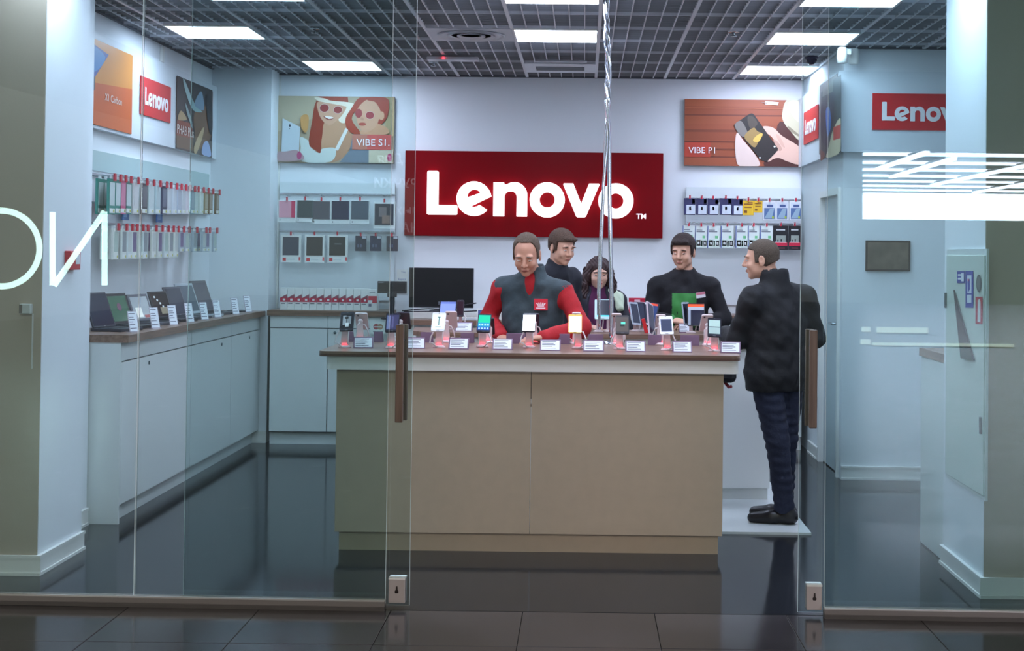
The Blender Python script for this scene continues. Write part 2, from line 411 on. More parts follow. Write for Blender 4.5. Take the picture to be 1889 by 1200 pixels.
for nm,px,py,d,l in (('motion_sensor',1575,105,10.8,'white ceiling corner sensor on the front face of the stockroom wall'),('motion_sensor',1554,103,11.05,'white sensor round the corner on the stockroom side wall')):
    p=PY(px,py,d) if d<10.9 else PX(px,py,1.86)
    t=thing(nm,l,'sensor',p,0 if d<10.9 else -math.pi/2)
    MB().lathe([(.024,-.055),(.036,-.05),(.04,-.01),(.036,.055),(.03,.06)],WHITE,n=18).obj('body',t); MB().box((-.02,0,.01),(.02,.1 if d<10.9 else .06,.05),WHITE).obj('bracket',t)
p=PX(297,100,-3.19)
tag(MB().box((-3.19,p[1]-.03,p[2]-.06),(-3.17,p[1]+.03,p[2]+.06),WHITE,bev=.004).obj('wall_socket'),'small white junction plate high on the left wall above the pictures','wall plate')
# ------------------------------------------------------------------ glass front
GY=lambda X:6.757-.02*X
ANG=math.atan(-.02)
def fr(x,off=0): return frame((x,GY(x)+off,0),(1,-.02,0),(-.02*0,0,1))
def pane(name,x0,x1,off,parent,z0=.03,z1=3.3,th=.007):
    L=(x1-x0)*math.sqrt(1+.0004); T=Matrix.Translation((x0,GY(x0)+off,0))@Matrix.Rotation(ANG,4,'Z')
    mb=MB(); mb.box((0.0015,-th/2,z0),(L-.0015,th/2,z1),GLASS,T); o=mb.obj(name,parent)
    e=MB(); e.box((0,-th/2,z0),(.0015,th/2,z1),EDGE,T).box((L-.0015,-th/2,z0),(L,th/2,z1),EDGE,T); e.obj('polished_edge',parent)
    return T
ALU=M((128,122,118),.4,metal=.3); AL2=M((200,196,192),.3,metal=.5)
w1=ste('window_1'); pane('glass_pane',-4.6,-2.045,0,w1)
w2=ste('window_2'); pane('glass_pane',-2.04,-.887,0,w2)
w3=ste('window_3'); pane('glass_pane',1.106,4.6,0,w3)
for nm,x0,x1 in (('trim_5',-4.6,-.887),('trim_6',1.106,4.6)):
    L=x1-x0; T=Matrix.Translation((x0,GY(x0),0))@Matrix.Rotation(ANG,4,'Z')
    st(nm,MB().box((0,-.026,0),(L,-.007,.047),ALU,T).box((0,.007,0),(L,.026,.047),ALU,T).box((0,-.026,.0),(L,.026,.02),ALU,T).box((0,-.028,.043),(L,-.006,.049),AL2,T))
WH=wood((120,100,88),2)
for nm,x0,x1,hx,side in (('door_1',-1.83,-.783,-.836,'left'),('door_2',.994,2.04,1.05,'right')):
    d=ste(nm); off=.05; T=pane('glass_leaf',x0,x1,off,d,z0=.012)
    hxl=(hx-x0); 
    for k,(y0,y1,sx) in enumerate(((-.060,-.035,-.0),(.035,.060,.006 if side=='left' else -.006))):
        hb=MB(); hb.box((hxl-.018+sx,y0,.855),(hxl+.018+sx,y1,1.30),WH,T,bev=.004)
        for z in (.93,1.225): hb.tube([T@Vector((hxl+sx,min(y0,y1) if y0>0 else y1,z)),T@Vector((hxl+sx,0,z))],.007,ch,n=8)
        hb.obj('pull_handle',d)
    lx0,lx1=((-.876,-.800) if side=='left' else (1.032,1.102))
    lb=MB(); lb.box((lx0-x0,-.032,.028),(lx1-x0,.032,.14),M((190,180,176),.35,metal=.3),T,bev=.003).box((lx0-x0,-.033,.135),(lx1-x0,.033,.143),WHITE,T); o=lb.obj('corner_lock',d)
    cxm=(lx0+lx1)/2-x0; kh=MB(); kp=[(cxm+.009*math.cos(a),.088+.009*math.sin(a)-.008) for a in np.linspace(-.9,3.14+.9,14)]
    kh.prism([(x,z) for x,z in kp]+[(cxm-.004,.105),(cxm+.004,.105)],0,.001,M((50,40,36),.4),T@frame((0,-.0335,0),(1,0,0),(0,0,1)) if False else T@Matrix(((1,0,0,0),(0,0,-1,-.0335),(0,1,0,0),(0,0,0,1))))
    kh.obj('keyhole',d)
tag(MB().box((-4.6,6.8,3.31),(4.6,6.95,3.6),M((150,150,150),.6)).obj('trim_7'),kind='structure')
# ------------------------------------------------------------------ podium
st('floor_podium',MB().box((-.95,8.715,0),(1.354,11.6,.014),M((205,212,212),.4,var=.03,scale=5)))
# ================================================================== FURNITURE
WT=wood((132,104,88),0); WTY=wood((132,104,88),1); WE=M((92,62,50),.4)
BEIGE=M((182,164,142),.5,var=.03,scale=14,bump=.02)
FASC=M((232,226,220),.45)
def rounded(x0,y0,x1,y1,r,n=6):
    return arc(x1-r,y1-r,r,0,90,n)+arc(x0+r,y1-r,r,90,180,n)+arc(x0+r,y0+r,r,180,270,n)+arc(x1-r,y0+r,r,270,360,n)
# front island counter
t=thing('display_counter','long beige front counter with brown top in the middle of the shop','counter',(0,8.1,0))
T0=Matrix.Translation((0,-8.1,0))
MB().box((-1.325,8.13,0.0),(.752,8.66,.105),BEIGE,T0).obj('plinth',t)
for a,b in ((-1.345,-.281),(-.278,.772)): MB().box((a,8.10,.103),(b,8.119,.99),BEIGE,T0,bev=.0015).obj('front_panel',t)
MB().box((-1.345,8.12,.103),(-1.327,8.70,.99),BEIGE,T0).obj('side_panel',t); MB().box((.754,8.12,.103),(.772,8.70,.99),BEIGE,T0).obj('side_panel',t)
MB().box((-1.327,8.12,.103),(.754,8.70,.12),WHITE,T0).obj('bottom_board',t)
MB().prism(rounded(-1.40,8.058,.852,8.94,.04),.99,1.062,FASC,T0).obj('fascia',t)
MB().prism(rounded(-1.44,8.045,.862,8.985,.05),1.062,1.076,WE,T0).prism(rounded(-1.44,8.045,.862,8.985,.05),1.076,1.09,WT,T0).obj('worktop',t)
ZT=1.09
# rear island counter
t=thing('display_counter','white rear counter with brown top behind the front counter','counter',(0,9.85,0))
T0=Matrix.Translation((0,-9.85,0))
MB().box((-.98,9.88,.014),(1.24,10.3,.092),CABW,T0).obj('plinth',t)
MB().box((-1.0,9.85,.092),(1.25,9.868,1.03),CABW,T0).obj('front_panel',t)
MB().box((-1.0,9.868,.092),(-.982,10.3,1.03),CABW,T0).obj('side_panel',t); MB().box((1.232,9.868,.092),(1.25,10.3,1.03),CABW,T0).obj('side_panel',t)
MB().prism([(-1.0,9.81),(1.26,9.81),(1.32,9.9),(1.32,10.35),(-1.16,10.35),(-1.12,9.93)],1.03,1.075,FASC,T0).obj('fascia',t)
MB().prism([(-1.03,9.79),(1.27,9.79),(1.34,9.9),(1.34,10.38),(-1.18,10.38),(-1.14,9.92)],1.075,1.105,WT,T0).obj('worktop',t)
ZR=1.105
# left wall cabinets
CARC=M((96,100,102),.6)
def cab_left(y0,y1,label,lock=None,end=False):
    t=thing('base_cabinet',label,'cabinet',(-2.95,y0,0),group='white base cabinets along the left wall'); T0=Matrix.Translation((2.95,-y0,0))
    MB().box((-3.18,y0,.105),(-2.762,y1,1.075),CARC,T0).obj('body',t)
    MB().box((-3.15,y0,0),(-2.80,y1,.105),CABW,T0).obj('plinth',t)
    MB().box((-2.762,y0+.002,.965),(-2.744,y1-.002,1.074),CABW,T0).obj('top_fascia',t)
    dr=MB().box((-2.762,y0+.004,.11),(-2.744,y1-.004,.957),CABW,T0,bev=.001).obj('door',t)
    if lock:
        for l in lock: MB().lathe([(.012,0),(.012,.004),(.006,.005)],M((90,110,115),.3,metal=1),n=12,T=T0@frame((-2.744,l,.915),(0,1,0),(0,0,1))).obj('lock',dr)
    if end: MB().box((-3.18,y0-.02,0),(-2.744,y0,1.075),CABW,T0).obj('end_panel',t)
cab_left(8.81,9.16,'narrow white filler cabinet at the near end of the left row',None,True)
cab_left(9.16,10.37,'white cabinet door second from the near end of the left row',[9.36])
cab_left(10.37,11.55,'white cabinet third from the near end, under the smaller price tags',[11.24])
cab_left(11.55,12.57,'white cabinet at the far end of the left row by the corner',[12.17])
tag(MB().prism([(-3.185,8.785),(-2.70,8.785),(-2.70,12.57),(-3.185,12.57)],1.075,1.12,WTY).obj('worktop'),'long brown worktop on the cabinets along the left wall','worktop')
# rear left and right cabinets
def cab_back(x0,x1,label,lockx=None,h=1.085,yf=12.47,grp='white base cabinets along the rear wall'):
    t=thing('base_cabinet',label,'cabinet',((x0+x1)/2,yf,0),group=grp); T0=Matrix.Translation((-(x0+x1)/2,-yf,0))
    MB().box((x0,yf+.018,.105),(x1,12.905,h),CARC,T0).obj('body',t)
    MB().box((x0,yf+.05,0),(x1,12.9,.105),CABW,T0).obj('plinth',t)
    MB().box((x0+.002,yf,h-.10),(x1-.002,yf+.018,h),CABW,T0).obj('top_fascia',t)
    d=MB().box((x0+.004,yf,.112),(x1-.004,yf+.018,h-.107),CABW,T0,bev=.001).obj('door',t)
    if lockx: MB().lathe([(.012,0),(.012,.004),(.006,.005)],M((90,110,115),.3,metal=1),n=12,T=T0@frame((lockx,yf,h-.14),(1,0,0),(0,0,1))).obj('lock',d)
cab_back(-2.64,-2.15,'white cabinet in the rear left corner beside the column')
cab_back(-2.15,-1.65,'white cabinet with a round lock behind the left end of the counter',-2.09)
tag(MB().box((-2.66,12.44,1.085),(-1.63,12.905,1.13),WT).obj('worktop'),'short brown worktop in the rear left corner under the hanging tablet cases','worktop')
cab_back(1.02,1.45,'white rear wall cabinet behind the man in the green printed jumper')
cab_back(1.45,1.85,'white rear wall cabinet beside the stockroom door')
tag(MB().box((1.0,12.44,1.085),(1.855,12.905,1.13),WT).obj('worktop'),'short brown worktop under the accessory rack at the rear right','worktop')
t=thing('cash_desk','low white rear desk with brown edge carrying the monitor','desk',(-.3,12.3,0)); T0=Matrix.Translation((.3,-12.3,0))
MB().box((-1.62,12.3,.0),(.99,12.9,1.03),CABW,T0).obj('body',t)
MB().box((-1.62,12.24,1.03),(.99,12.9,1.07),WT,T0).obj('worktop',t)
MB().box((-1.50,12.5,1.07),(.80,12.9,1.13),WHITE,T0,bev=.004).obj('riser',t)
# cabinet behind the right pier
t=thing('base_cabinet','white cabinet with brown top half hidden behind the right pier','cabinet',(2.2,8.3,0)); T0=Matrix.Translation((-2.2,-8.3,0))
MB().box((1.957,7.975,0),(2.6,8.55,1.07),CABW,T0).obj('body',t); MB().box((1.945,7.975,1.07),(2.6,8.57,1.115),WTY,T0).obj('worktop',t)
MB().box((1.952,7.975,.01),(1.957,8.54,1.065),M((212,220,218),.4),T0).obj('side_panel',t)
# ------------------------------------------------------------------ big sign
RED=M((124,6,16),.32,bump=.02,scale=3,spec=.1); RED2=M((205,40,44),.4)
t=thing('wall_sign','wide dark red wall sign with large glowing white letters','sign',((-1.562+.682)/2,12.85,2.14))
T0=Matrix.Translation((.44,-12.85,-2.14))
MB().box((-1.562,12.84,1.775),(.682,12.905,2.515),RED,T0,bev=.003).obj('board',t)
GL=bpy.data.materials.new('lit_letter'); GL.use_nodes=True; _b=GL.node_tree.nodes['Principled BSDF']
_b.inputs['Emission Color'].default_value=(1,.97,1,1); _b.inputs['Emission Strength'].default_value=1.7
s=(2.332-1.954)
for i,(lp,nm) in enumerate(zip(logo_loops(s),('letter','letter','letter','letter','letter','letter'))):
    me=outline_mesh(lp,.05,GL); me.transform(T0@frame((-1.363,12.815,1.951),(1,0,0),(0,0,1))); me.materials.clear(); me.materials.append(GL); o=link('letter',me,t)
text_obj('trademark','TM',.045,M((235,225,230),.4,emit=.6),T0@frame(PY(1174,403,12.838),(1,0,0),(0,0,1)),t,depth=.001,bold=.002)
# ------------------------------------------------------------------ smaller red signs
def small_sign(label,T,w,h,letter_h,x0,tm=True):
    t=thing('wall_sign',label,'sign',T=T)
    MB().box((0,0,-.004),(w,h,.004),RED2).obj('board',t)
    me=logo_mesh(letter_h,.002,M((238,236,238),.4)); me.transform(Matrix.Translation((x0,(h-letter_h)/2,.0055))); link('lettering',me,t)
a=PX(259,197,-3.14); b=PX(313,219,-3.14)
a=PX(258,206,-3.14); b=PX(313,233,-3.14)
small_sign('red sign with white lettering on the left wall between the two pictures',frame((-3.138,a[1],2.585),(0,1,0),(0,0,1)),b[1]-a[1],.27,.125,(b[1]-a[1])*.12)
small_sign('red sign with white lettering on the stockroom front, cut off by the right pier',frame((2.108,10.855,2.568),(1,0,0),(0,0,1)),.775,.269,.137,.07)
a=PX(1484,203,1.855); b=PX(1510,190,1.855)
small_sign('small red sign with white lettering on the stockroom side wall beside the dark picture',frame((1.853,a[1],2.575),(0,-1,0),(0,0,1)),a[1]-b[1],.27,.125,(a[1]-b[1])*.1)
# ------------------------------------------------------------------ pictures
def board(name,label,T,w,h,th=.02):
    t=thing(name,label,'poster',T=T); MB().box((0,0,-th),(w,h,0),M((150,135,130),.5)).obj('backing',t); return t
# two women on the beach
T=frame((-2.68,12.872,2.40),(1,0,0),(0,0,1)); t=board('poster','poster of two women in round sunglasses on the rear wall at left',T,1.014,.582,.03)
fn=lambda x,y:((min(max(x,75),1130)-75)/1055*1.014,(705-min(max(y,90),705))/615*.582,0)
R_=lambda x0,y0,x1,y1:[(x0,y0),(x1,y0),(x1,y1),(x0,y1)]
L=[((176,160,134),R_(75,90,1130,705)),((188,176,150),[(75,90),(420,90),(380,300),(75,420)]),((170,150,110),[(1050,100),(1130,90),(1130,440),(1060,430)],1),
((150,60,38),[(430,120),(400,200),(385,320),(365,430),(360,540),(420,590),(460,615),(475,540),(495,450),(495,340),(470,240),(450,160)],1),
((196,150,116),[(500,330),(480,440),(475,575),(560,600),(620,580),(700,440),(710,380),(620,300)],1),
((186,140,108),[(700,375),(750,440),(765,500),(710,600),(640,675),(550,695),(590,590),(650,480)],1),
((206,214,206),[(280,470),(350,500),(365,550),(420,600),(465,615),(480,575),(600,572),(560,692),(300,692),(285,560)],1),
((222,222,214),[(690,380),(715,395),(625,590),(592,585)]),
((232,222,200),[(650,200),(740,195),(690,330),(625,310)],1),
((206,160,130),[(432,145),(442,240),(475,310),(525,352),(570,348),(625,300),(665,250),(690,180),(560,140)],1),
((158,64,40),[(432,92),(706,95),(712,145),(650,150),(500,125)]),((232,220,198),[(405,100),(440,135),(560,158),(700,185),(780,205),(818,192),(770,160),(700,142),(560,132),(500,112)],1),
((225,205,200),ell(495,200,45,39)),((150,60,54),ell(495,200,42,36)),((225,205,200),ell(618,215,41,36)),((150,60,54),ell(618,215,38,33)),((240,232,222),ell(540,288,42,13,rot=8)),((150,70,60),[(485,272),(540,300),(592,285),(560,305),(520,305)],1),
((164,64,40),[(800,110),(870,96),(1050,98),(1082,160),(1065,280),(1010,348),(975,342),(1000,240),(950,150),(880,130),(800,200),(745,300),(830,430),(770,440),(700,380),(690,290),(740,200)],1),
((202,150,114),[(840,395),(970,340),(1070,380),(1065,435),(840,440)],1),
((208,158,126),[(805,190),(880,120),(955,140),(1005,220),(992,300),(965,365),(900,415),(850,415),(805,350),(785,270)],1),
((210,160,125),ell(1015,265,26,40)),((164,62,38),[(870,96),(1050,98),(1082,160),(1070,240),(1035,230),(1000,200),(955,140),(890,125)],1),
((160,62,62),ell(808,245,32,42)),((225,195,180),ell(910,262,41,37)),((160,56,60),ell(910,262,38,34)),((176,78,62),ell(842,345,34,15)),((190,140,112),[(835,280),(855,290),(850,310),(828,305)],1),
((120,130,140),[(760,440),(905,440),(905,700),(640,700),(730,590)]),((206,196,170),R_(905,578,1125,700)),((190,60,110),ell(1095,650,24,36)),
((196,206,210),[(120,298),(278,378),(272,610),(112,612)]),((60,70,80),ell(186,366,9,12)),((60,70,80),ell(184,395,4,5)),
((200,150,90),[(285,285),(330,260),(356,290),(350,390),(325,430),(288,375)],1),((178,150,152),[(78,612),(150,605),(240,590),(300,625),(305,680),(80,692)],1),((180,80,120),ell(275,640,22,36)),
((206,92,84),R_(890,442,1112,580)),((190,120,100),R_(755,442,890,580))]
print_obj('print',L,fn,(0,0,1),t)
text_obj('lettering','VIBE S1.',.062,M((245,240,238),.5),Matrix.Translation((.69,.153,.025)),t,depth=.0004,xscale=1.02)
# phone in hands
T=frame((.866,12.872,2.412),(1,0,0),(0,0,1)); t=board('poster','poster of hands holding a phone over brown wood, on the rear wall at right',T,1.012,.58,.03)
fn=lambda x,y:((min(max(x,90),888)-90)/798*1.012,(550-min(max(y,92),550))/458*.58,0)
L=[((146,72,42),R_(90,92,888,550))]
for y0,y1,c in ((92,140,(158,80,46)),(196,206,(110,48,30)),(206,262,(150,76,44)),(300,318,(120,56,34)),(318,370,(140,68,40)),(380,388,(104,44,28)),(485,492,(100,42,28)),(492,550,(150,76,46)),(150,156,(172,92,56)),(430,438,(120,56,34))): L.append((c,R_(90,y0,888,y1)))
L+=[((74,34,28),[(745,240),(888,350),(888,550),(640,550),(700,420)],1),((196,188,160),[(790,92),(888,92),(888,358),(820,310),(768,240),(760,180)],1),((140,130,108),[(800,270),(888,340),(888,352),(815,305)],1),((212,206,176),[(800,110),(870,100),(880,240),(830,200)],1),((180,60,40),R_(92,390,268,490)),
((210,205,200),[(640,100),(735,108),(728,130),(640,124)]),((150,130,120),[(610,108),(660,112),(650,120)]),
((212,190,180),[(452,320),(492,370),(560,450),(600,510),(598,550),(470,550),(442,480),(438,380)],1),
((214,176,158),[(630,275),(700,285),(760,340),(888,425),(888,532),(800,515),(740,492),(700,500),(668,518),(652,500),(688,482),(662,466),(690,446),(735,440),(720,400),(690,350),(640,310)],1),
((190,150,132),[(700,370),(730,380),(760,430),(735,440)],1),((200,160,142),[(715,330),(745,345),(780,420),(750,400)],1),
((34,28,26),[(428,272),(436,258),(535,190),(552,187),(566,196),(732,428),(722,450),(655,520),(612,505)]),
((118,112,106),[(432,274),(478,240),(525,330),(484,348)],1),((150,122,70),[(500,345),(560,285),(590,310),(628,330),(600,375),(575,420),(540,400)],1),((206,170,80),[(560,370),(590,335),(625,325),(605,375),(580,385)],1),((70,60,50),[(520,215),(560,210),(590,260),(540,290)],1),((240,240,240),ell(708,414,7,6)),((240,240,240),ell(608,492,6,6))]
print_obj('print',L,fn,(0,0,1),t)
text_obj('lettering','VIBE P1',.056,M((240,235,232),.5),Matrix.Translation((.035,.108,.018)),t,depth=.0004,xscale=1.0)
# left wall pictures (on the raised band X=-3.145)
XB_=-3.137
def wallprint(name,label,L,xf,origin,n):
    t=thing(name,label,'poster',origin)
    o=Vector(origin)
    print_obj('print',L,lambda x,y:tuple(Vector(xf(x,y))-o),n,t); return t,o
xf=lambda x,y:PX(min(x,1424)/3.633,y/3.633,XB_)
def boardx(t,o,y0,y1,z0,z1,x=XB_,s=1): MB().box((x-.007*s-o.x,y0-o.y,z0-o.z),(x-o.x,y1-o.y,z1-o.z),M((150,120,110),.5)).obj('backing',t)
tl=PX(100/3.633,110/3.633,XB_)
ya=PX(885/3.633,640/3.633,XB_)[1]; y0=9.02; yr=ya
zz=lambda f:2.425+.545*f
def yz(u,v): return (XB_,y0+(yr-y0)*u,zz(v))
t=thing('poster','orange poster of an open blue-screened laptop, nearest on the left wall','poster',(XB_,y0,2.42)); o=Vector((XB_,y0,2.42))
L=[((216,140,56),[(0,.45),(1,.57),(1,1),(0,1)]),((206,96,36),[(0,0),(1,0),(1,.57),(0,.45)]),((60,80,150),[(.1,.50),(.34,.56),(.56,.88),(.1,.98)]),((70,130,190),[(.12,.60),(.34,.62),(.5,.84),(.2,.9)],1),((64,60,70),[(.1,.32),(.33,.40),(.34,.56),(.1,.50)]),((96,86,90),[(.1,.36),(.3,.41),(.31,.50),(.1,.46)])]
L=[(c,[(p[0],p[1]) for p in q],*r) for c,q,*r in L]
print_obj('print',L,lambda u,v:tuple(Vector(yz(u,v))-o),(1,0,0),t); boardx(t,o,y0,yr,2.425,2.97)
text_obj('lettering','X1 Carbon',.05,M((240,225,215),.5),frame(Vector((XB_+.004,y0+(yr-y0)*.50,2.60))-o,(0,1,0),(0,0,1)),t,depth=.0004,xscale=1.15)
t,o=wallprint('poster','dark poster with silver tablets at the far end of the left wall',[((62,52,52),[(1186,505),(1426,605),(1420,1060),(1180,995)]),((140,70,48),[(1186,800),(1290,830),(1290,930),(1182,905)]),((110,80,56),[(1182,905),(1290,930),(1290,1010),(1182,985)]),((120,84,58),[(1310,740),(1420,720),(1420,900),(1330,1000),(1300,860)],1),((150,180,180),[(1228,520),(1300,690),(1345,740),(1350,752),(1290,735),(1240,610)],1),((128,150,170),[(1345,610),(1365,700),(1355,740),(1300,700)],1),((176,150,110),[(1210,740),(1250,800),(1190,800)],1),((140,160,160),[(1240,690),(1280,800),(1285,860),(1250,760)],1),((190,160,120),[(1365,850),(1350,930),(1310,1030),(1295,990),(1330,900)],1),((150,170,210),[(1360,960),(1390,950),(1410,1045),(1350,1030)],1),((40,34,36),[(1378,640),(1418,700),(1415,900),(1390,840)],1)],xf,(XB_,11.9,2.42),(1,0,0))
p=PX(1186/3.633,890/3.633,XB_+.006)
text_obj('lettering','PHAB Plus',.075,M((230,220,210),.5),frame(Vector(p)-o,(0,1,0),(0,0,1)),t,depth=.0004,xscale=1.1)
ya_=PX(1186/3.633,760/3.633,XB_)[1]; yb_=PX(1424/3.633,830/3.633,XB_)[1]; boardx(t,o,ya_,yb_,2.44,2.96)
# dark poster on the stockroom side wall
xf=lambda x,y:PX(1480+min(max(x,129),269)/3.75,80+y/3.75,1.853)
t,o=wallprint('poster','dark poster with a blue device by the corner of the stockroom side wall',[((60,56,64),[(130,340),(270,215),(270,750),(128,805)]),((120,118,110),[(145,310),(215,250),(215,330),(140,370)]),((52,62,66),[(215,250),(268,215),(268,520),(222,560),(210,400)]),((40,36,60),[(135,420),(225,345),(205,600),(175,715),(130,640)],1),((60,110,190),[(165,470),(188,440),(200,520),(195,600),(175,640)],1),((190,180,150),[(268,520),(268,740),(170,790),(185,720),(215,600)],1),((190,70,64),[(218,580),(268,560),(268,655),(218,670)]),((110,60,50),[(128,740),(160,760),(150,800),(128,805)],1)],xf,(1.853,11.2,2.42),(-1,0,0))
MB().box((0,-.30+.0,0),(.006,.5,.545),M((120,110,110),.5),Matrix.Translation((.0006,0,.02))).obj('backing',t)
def smooth3(pts,k=4):
    P=[Vector(p) for p in pts]; n=len(P); out=[]
    for i in range(n-1):
        p0,p1,p2,p3=P[max(i-1,0)],P[i],P[i+1],P[min(i+2,n-1)]
        for q in range(k):
            t=q/k; out.append(.5*((2*p1)+(-p0+p2)*t+(2*p0-5*p1+4*p2-p3)*t*t+(-p0+3*p1-3*p2+p3)*t**3))
    out.append(P[-1]); return out
# ================================================================== RACKS AND HANGING PACKS
CHR=M((190,194,200),.25,metal=.9); TAB=M((196,30,58),.4)
def rack(label,px0,px1,hy0,hy1,rails,hooks,D=12.88,py1=575):
    a=PY(px0,hy0,D); b=PY(px1,hy1,D)
    t=thing('display_rack',label,'rack',((a[0]+b[0])/2,D,a[2]-.6)); o=t.location; T0=Matrix.Translation(-o)
    MB().box((a[0],D-.012,b[2]),(b[0],D+.01,a[2]),M((214,222,224),.35),T0).obj('header_panel',t)
    MB().box((a[0],D,a[2]-1.02),(b[0],D+.02,b[2]),M((216,222,226),.5),T0).obj('back_panel',t)
    for ry in rails:
        z=PY((px0+px1)/2,ry,D)[2]; MB().box((a[0],D-.016,z-.006),(b[0],D,z+.006),CHR,T0).obj('rail',t)
    for hx,hy in hooks:
        p=PY(hx,hy,D-.15); MB().tube([T0@Vector(v) for v in ((p[0],D-.01,p[2]-.006),(p[0],D-.15,p[2]-.006),(p[0],D-.165,p[2]+.008))],.003,CHR,6).obj('hook',t)
    return t
def pack(label,x0,y0,x1,y1,D,cols,kind,group,cat='packaged accessory',name='accessory_pack'):
    a=PY(x0,y0,D); b=PY(x1,y1,D); w=b[0]-a[0]; h=a[2]-b[2]
    t=thing(name,label,cat,((a[0]+b[0])/2,D,b[2]),group=group)
    body,acc=cols
    MB().box((-w/2,0,0),(w/2,.022,h),M(body,.4),bev=.002).obj('box',t)
    tb=MB(); tb.box((-.007,-.016,h-.004),(.007,-.004,h+.028),TAB); tb.box((-.012,.006,h),(.012,.010,h+.02),M((225,228,230),.4)); tb.obj('hang_tab',t)
    f=MB()
    def r(u0,v0,u1,v1,c,lift=.001,ro=.4): f.box((-w/2+w*u0,-lift,h*v0),(-w/2+w*u1,0,h*v1),M(c,ro))
    if kind=='tabletcase': r(.04,.20,.96,.97,acc,.004,.55); r(.08,.06,.12,.12,(60,60,70)); r(.92,.2,.955,.97,tuple(min(255,int(c*1.3)) for c in acc),.005)
    if kind=='pink': r(.04,.22,.74,.97,(226,160,176),.004); r(.74,.22,.96,.97,(206,50,96),.005); r(.08,.07,.12,.13,(60,60,70))
    if kind=='portrait': r(.05,.14,.93,.93,acc,.004,.5); r(.25,.45,.6,.8,(120,108,112),.005); r(.4,.2,.75,.5,(140,112,104),.0055)
    if kind=='white_window': r(.09,.26,.9,.93,acc,.004,.5); r(.09,.05,.26,.17,(206,40,56)); r(.9,.07,.985,.2,(206,60,70)); r(.3,.08,.7,.14,(210,214,214)); r(.35,.66,.7,.69,(120,120,124),.005) if label.startswith('third') else None
    if kind=='small': r(.2,.25,.35,.45,(90,96,120)); r(.45,.25,.6,.45,(90,96,120)); r(.62,.82,.98,.98,(190,196,204))
    if kind=='blue': r(.0,.62,1,1,(52,50,96)); r(.2,.05,.97,.6,(214,222,234)); r(.45,.28,.62,.5,(80,96,150)); r(.7,.68,.95,.95,(200,206,216)); r(.05,.05,.16,.6,(60,60,110))
    if kind=='yellow': r(.1,.72,.9,.8,(140,84,30)); r(.15,.5,.8,.58,(150,96,30)); r(.1,.15,.4,.32,(130,80,26)); r(.5,.84,.9,.92,(160,110,40))
    if kind=='phone': r(.08,.06,.94,.94,(84,112,158)); f.prism([(-w/2+w*.1,h*.1),(-w/2+w*.7,h*.1),(-w/2+w*.9,h*.62),(-w/2+w*.55,h*.6)],.001,.0022,M((150,176,196),.4),Matrix(((1,0,0,0),(0,0,-1,0),(0,1,0,0),(0,0,0,1)))); r(.08,.64,.94,.94,(210,218,228),.0015); r(.3,.68,.8,.82,(70,90,140),.002); r(.72,.09,.88,.2,(170,190,60),.0025)
    if kind=='green': r(.0,.0,.06,1,(70,90,170)); r(.06,.04,.96,.4,(214,232,222)); r(.12,.1,.45,.36,(176,40,84)); r(.2,.16,.36,.28,(226,232,230),.0015); r(.5,.08,.62,.34,(60,160,110)); r(.7,.1,.95,.34,(120,40,110)); r(.76,.15,.88,.28,(230,232,232),.0015); r(.62,.44,.85,.56,(120,200,140)); r(.1,.72,.8,.76,(90,96,110)); r(.1,.8,.6,.83,(120,124,136))
    if kind=='black': r(.04,.16,.96,.3,(206,36,70)); r(.2,.34,.85,.6,(150,158,150)); r(.28,.34,.36,.42,(24,24,28),.0015); r(.5,.34,.6,.44,(24,24,28),.0015); r(.2,.8,.8,.86,(210,214,214)); r(.1,.3,.9,.335,(226,226,226)); r(.25,.05,.8,.1,(110,60,70))
    f.obj('print',t); return t
S4=lambda x,y:(500+x/4,320+y/4)
hk=[(500+x/4,320+160/4) for x in (118,255,372,510,655,828)]+[(500+x/4,320+438/4) for x in (145,312,485,655,768,890)]
rack('white accessory rack with steel rails on the rear wall left of the big sign',517,729,336,359,(358,427),hk)
tc=[('pink and crimson tablet case, first of the top row left of the sign',(55,195,182,360),'pink',(226,160,176)),
('dark grey-green tablet case, second of the top row left of the big sign',(190,192,315,358),'tabletcase',(58,70,74)),
('grey-brown tablet case, third of the top row left of the big sign',(305,198,440,372),'tabletcase',(80,78,88)),
('navy tablet case, fourth of the top row left of the big sign',(443,196,580,374),'tabletcase',(24,28,64)),
('slate grey tablet case, fifth of the top row left of the big sign',(588,195,725,374),'tabletcase',(72,84,98)),
('tilted dark patterned tablet case, last of the top row left of the sign',(758,208,914,408),'portrait',(44,46,62))]
for l,(x0,y0,x1,y1),k,c in tc:
    a=S4(x0,y0); b=S4(x1,y1); pack(l,*a,*b,12.74 if k!='portrait' else 12.72,((226,230,228),c),k,'tablet cases hanging left of the big sign','tablet case','tablet_case')
for l,(x0,y0,x1,y1),c in (('first tall white pack with dark grey case, lower row left of the sign',(75,452,218,655),(60,64,80)),('second tall white pack with brown-black case, lower row left of the sign',(250,452,393,657),(50,46,48)),('third tall white pack with glossy black case, lower row left of the sign',(418,452,562,657),(34,34,36))):
    a=S4(x0,y0); b=S4(x1,y1); pack(l,*a,*b,12.73,((228,230,226),c),'white_window','tablet cases hanging left of the big sign','tablet case','tablet_case')
for l,(x0,y0,x1,y1),c in (('small navy pouch pack, left one beside the tall white packs',(622,458,702,572),(40,42,62)),('small navy pouch pack, middle one of the three small packs',(732,458,812,572),(38,40,70)),('small brownish pouch pack, rightmost of the three small packs',(852,460,934,572),(62,54,66))):
    a=S4(x0,y0); b=S4(x1,y1); pack(l,*a,*b,12.74,(c,c),'small','small pouches in the lower row left of the big sign','pouch','pouch_pack')
S5=lambda x,y:(1240+x/3.75,160+y/3.75)
B1=[(83,770,160,885),(166,772,240,885),(245,774,320,885),(330,770,410,885),(412,776,488,888)]
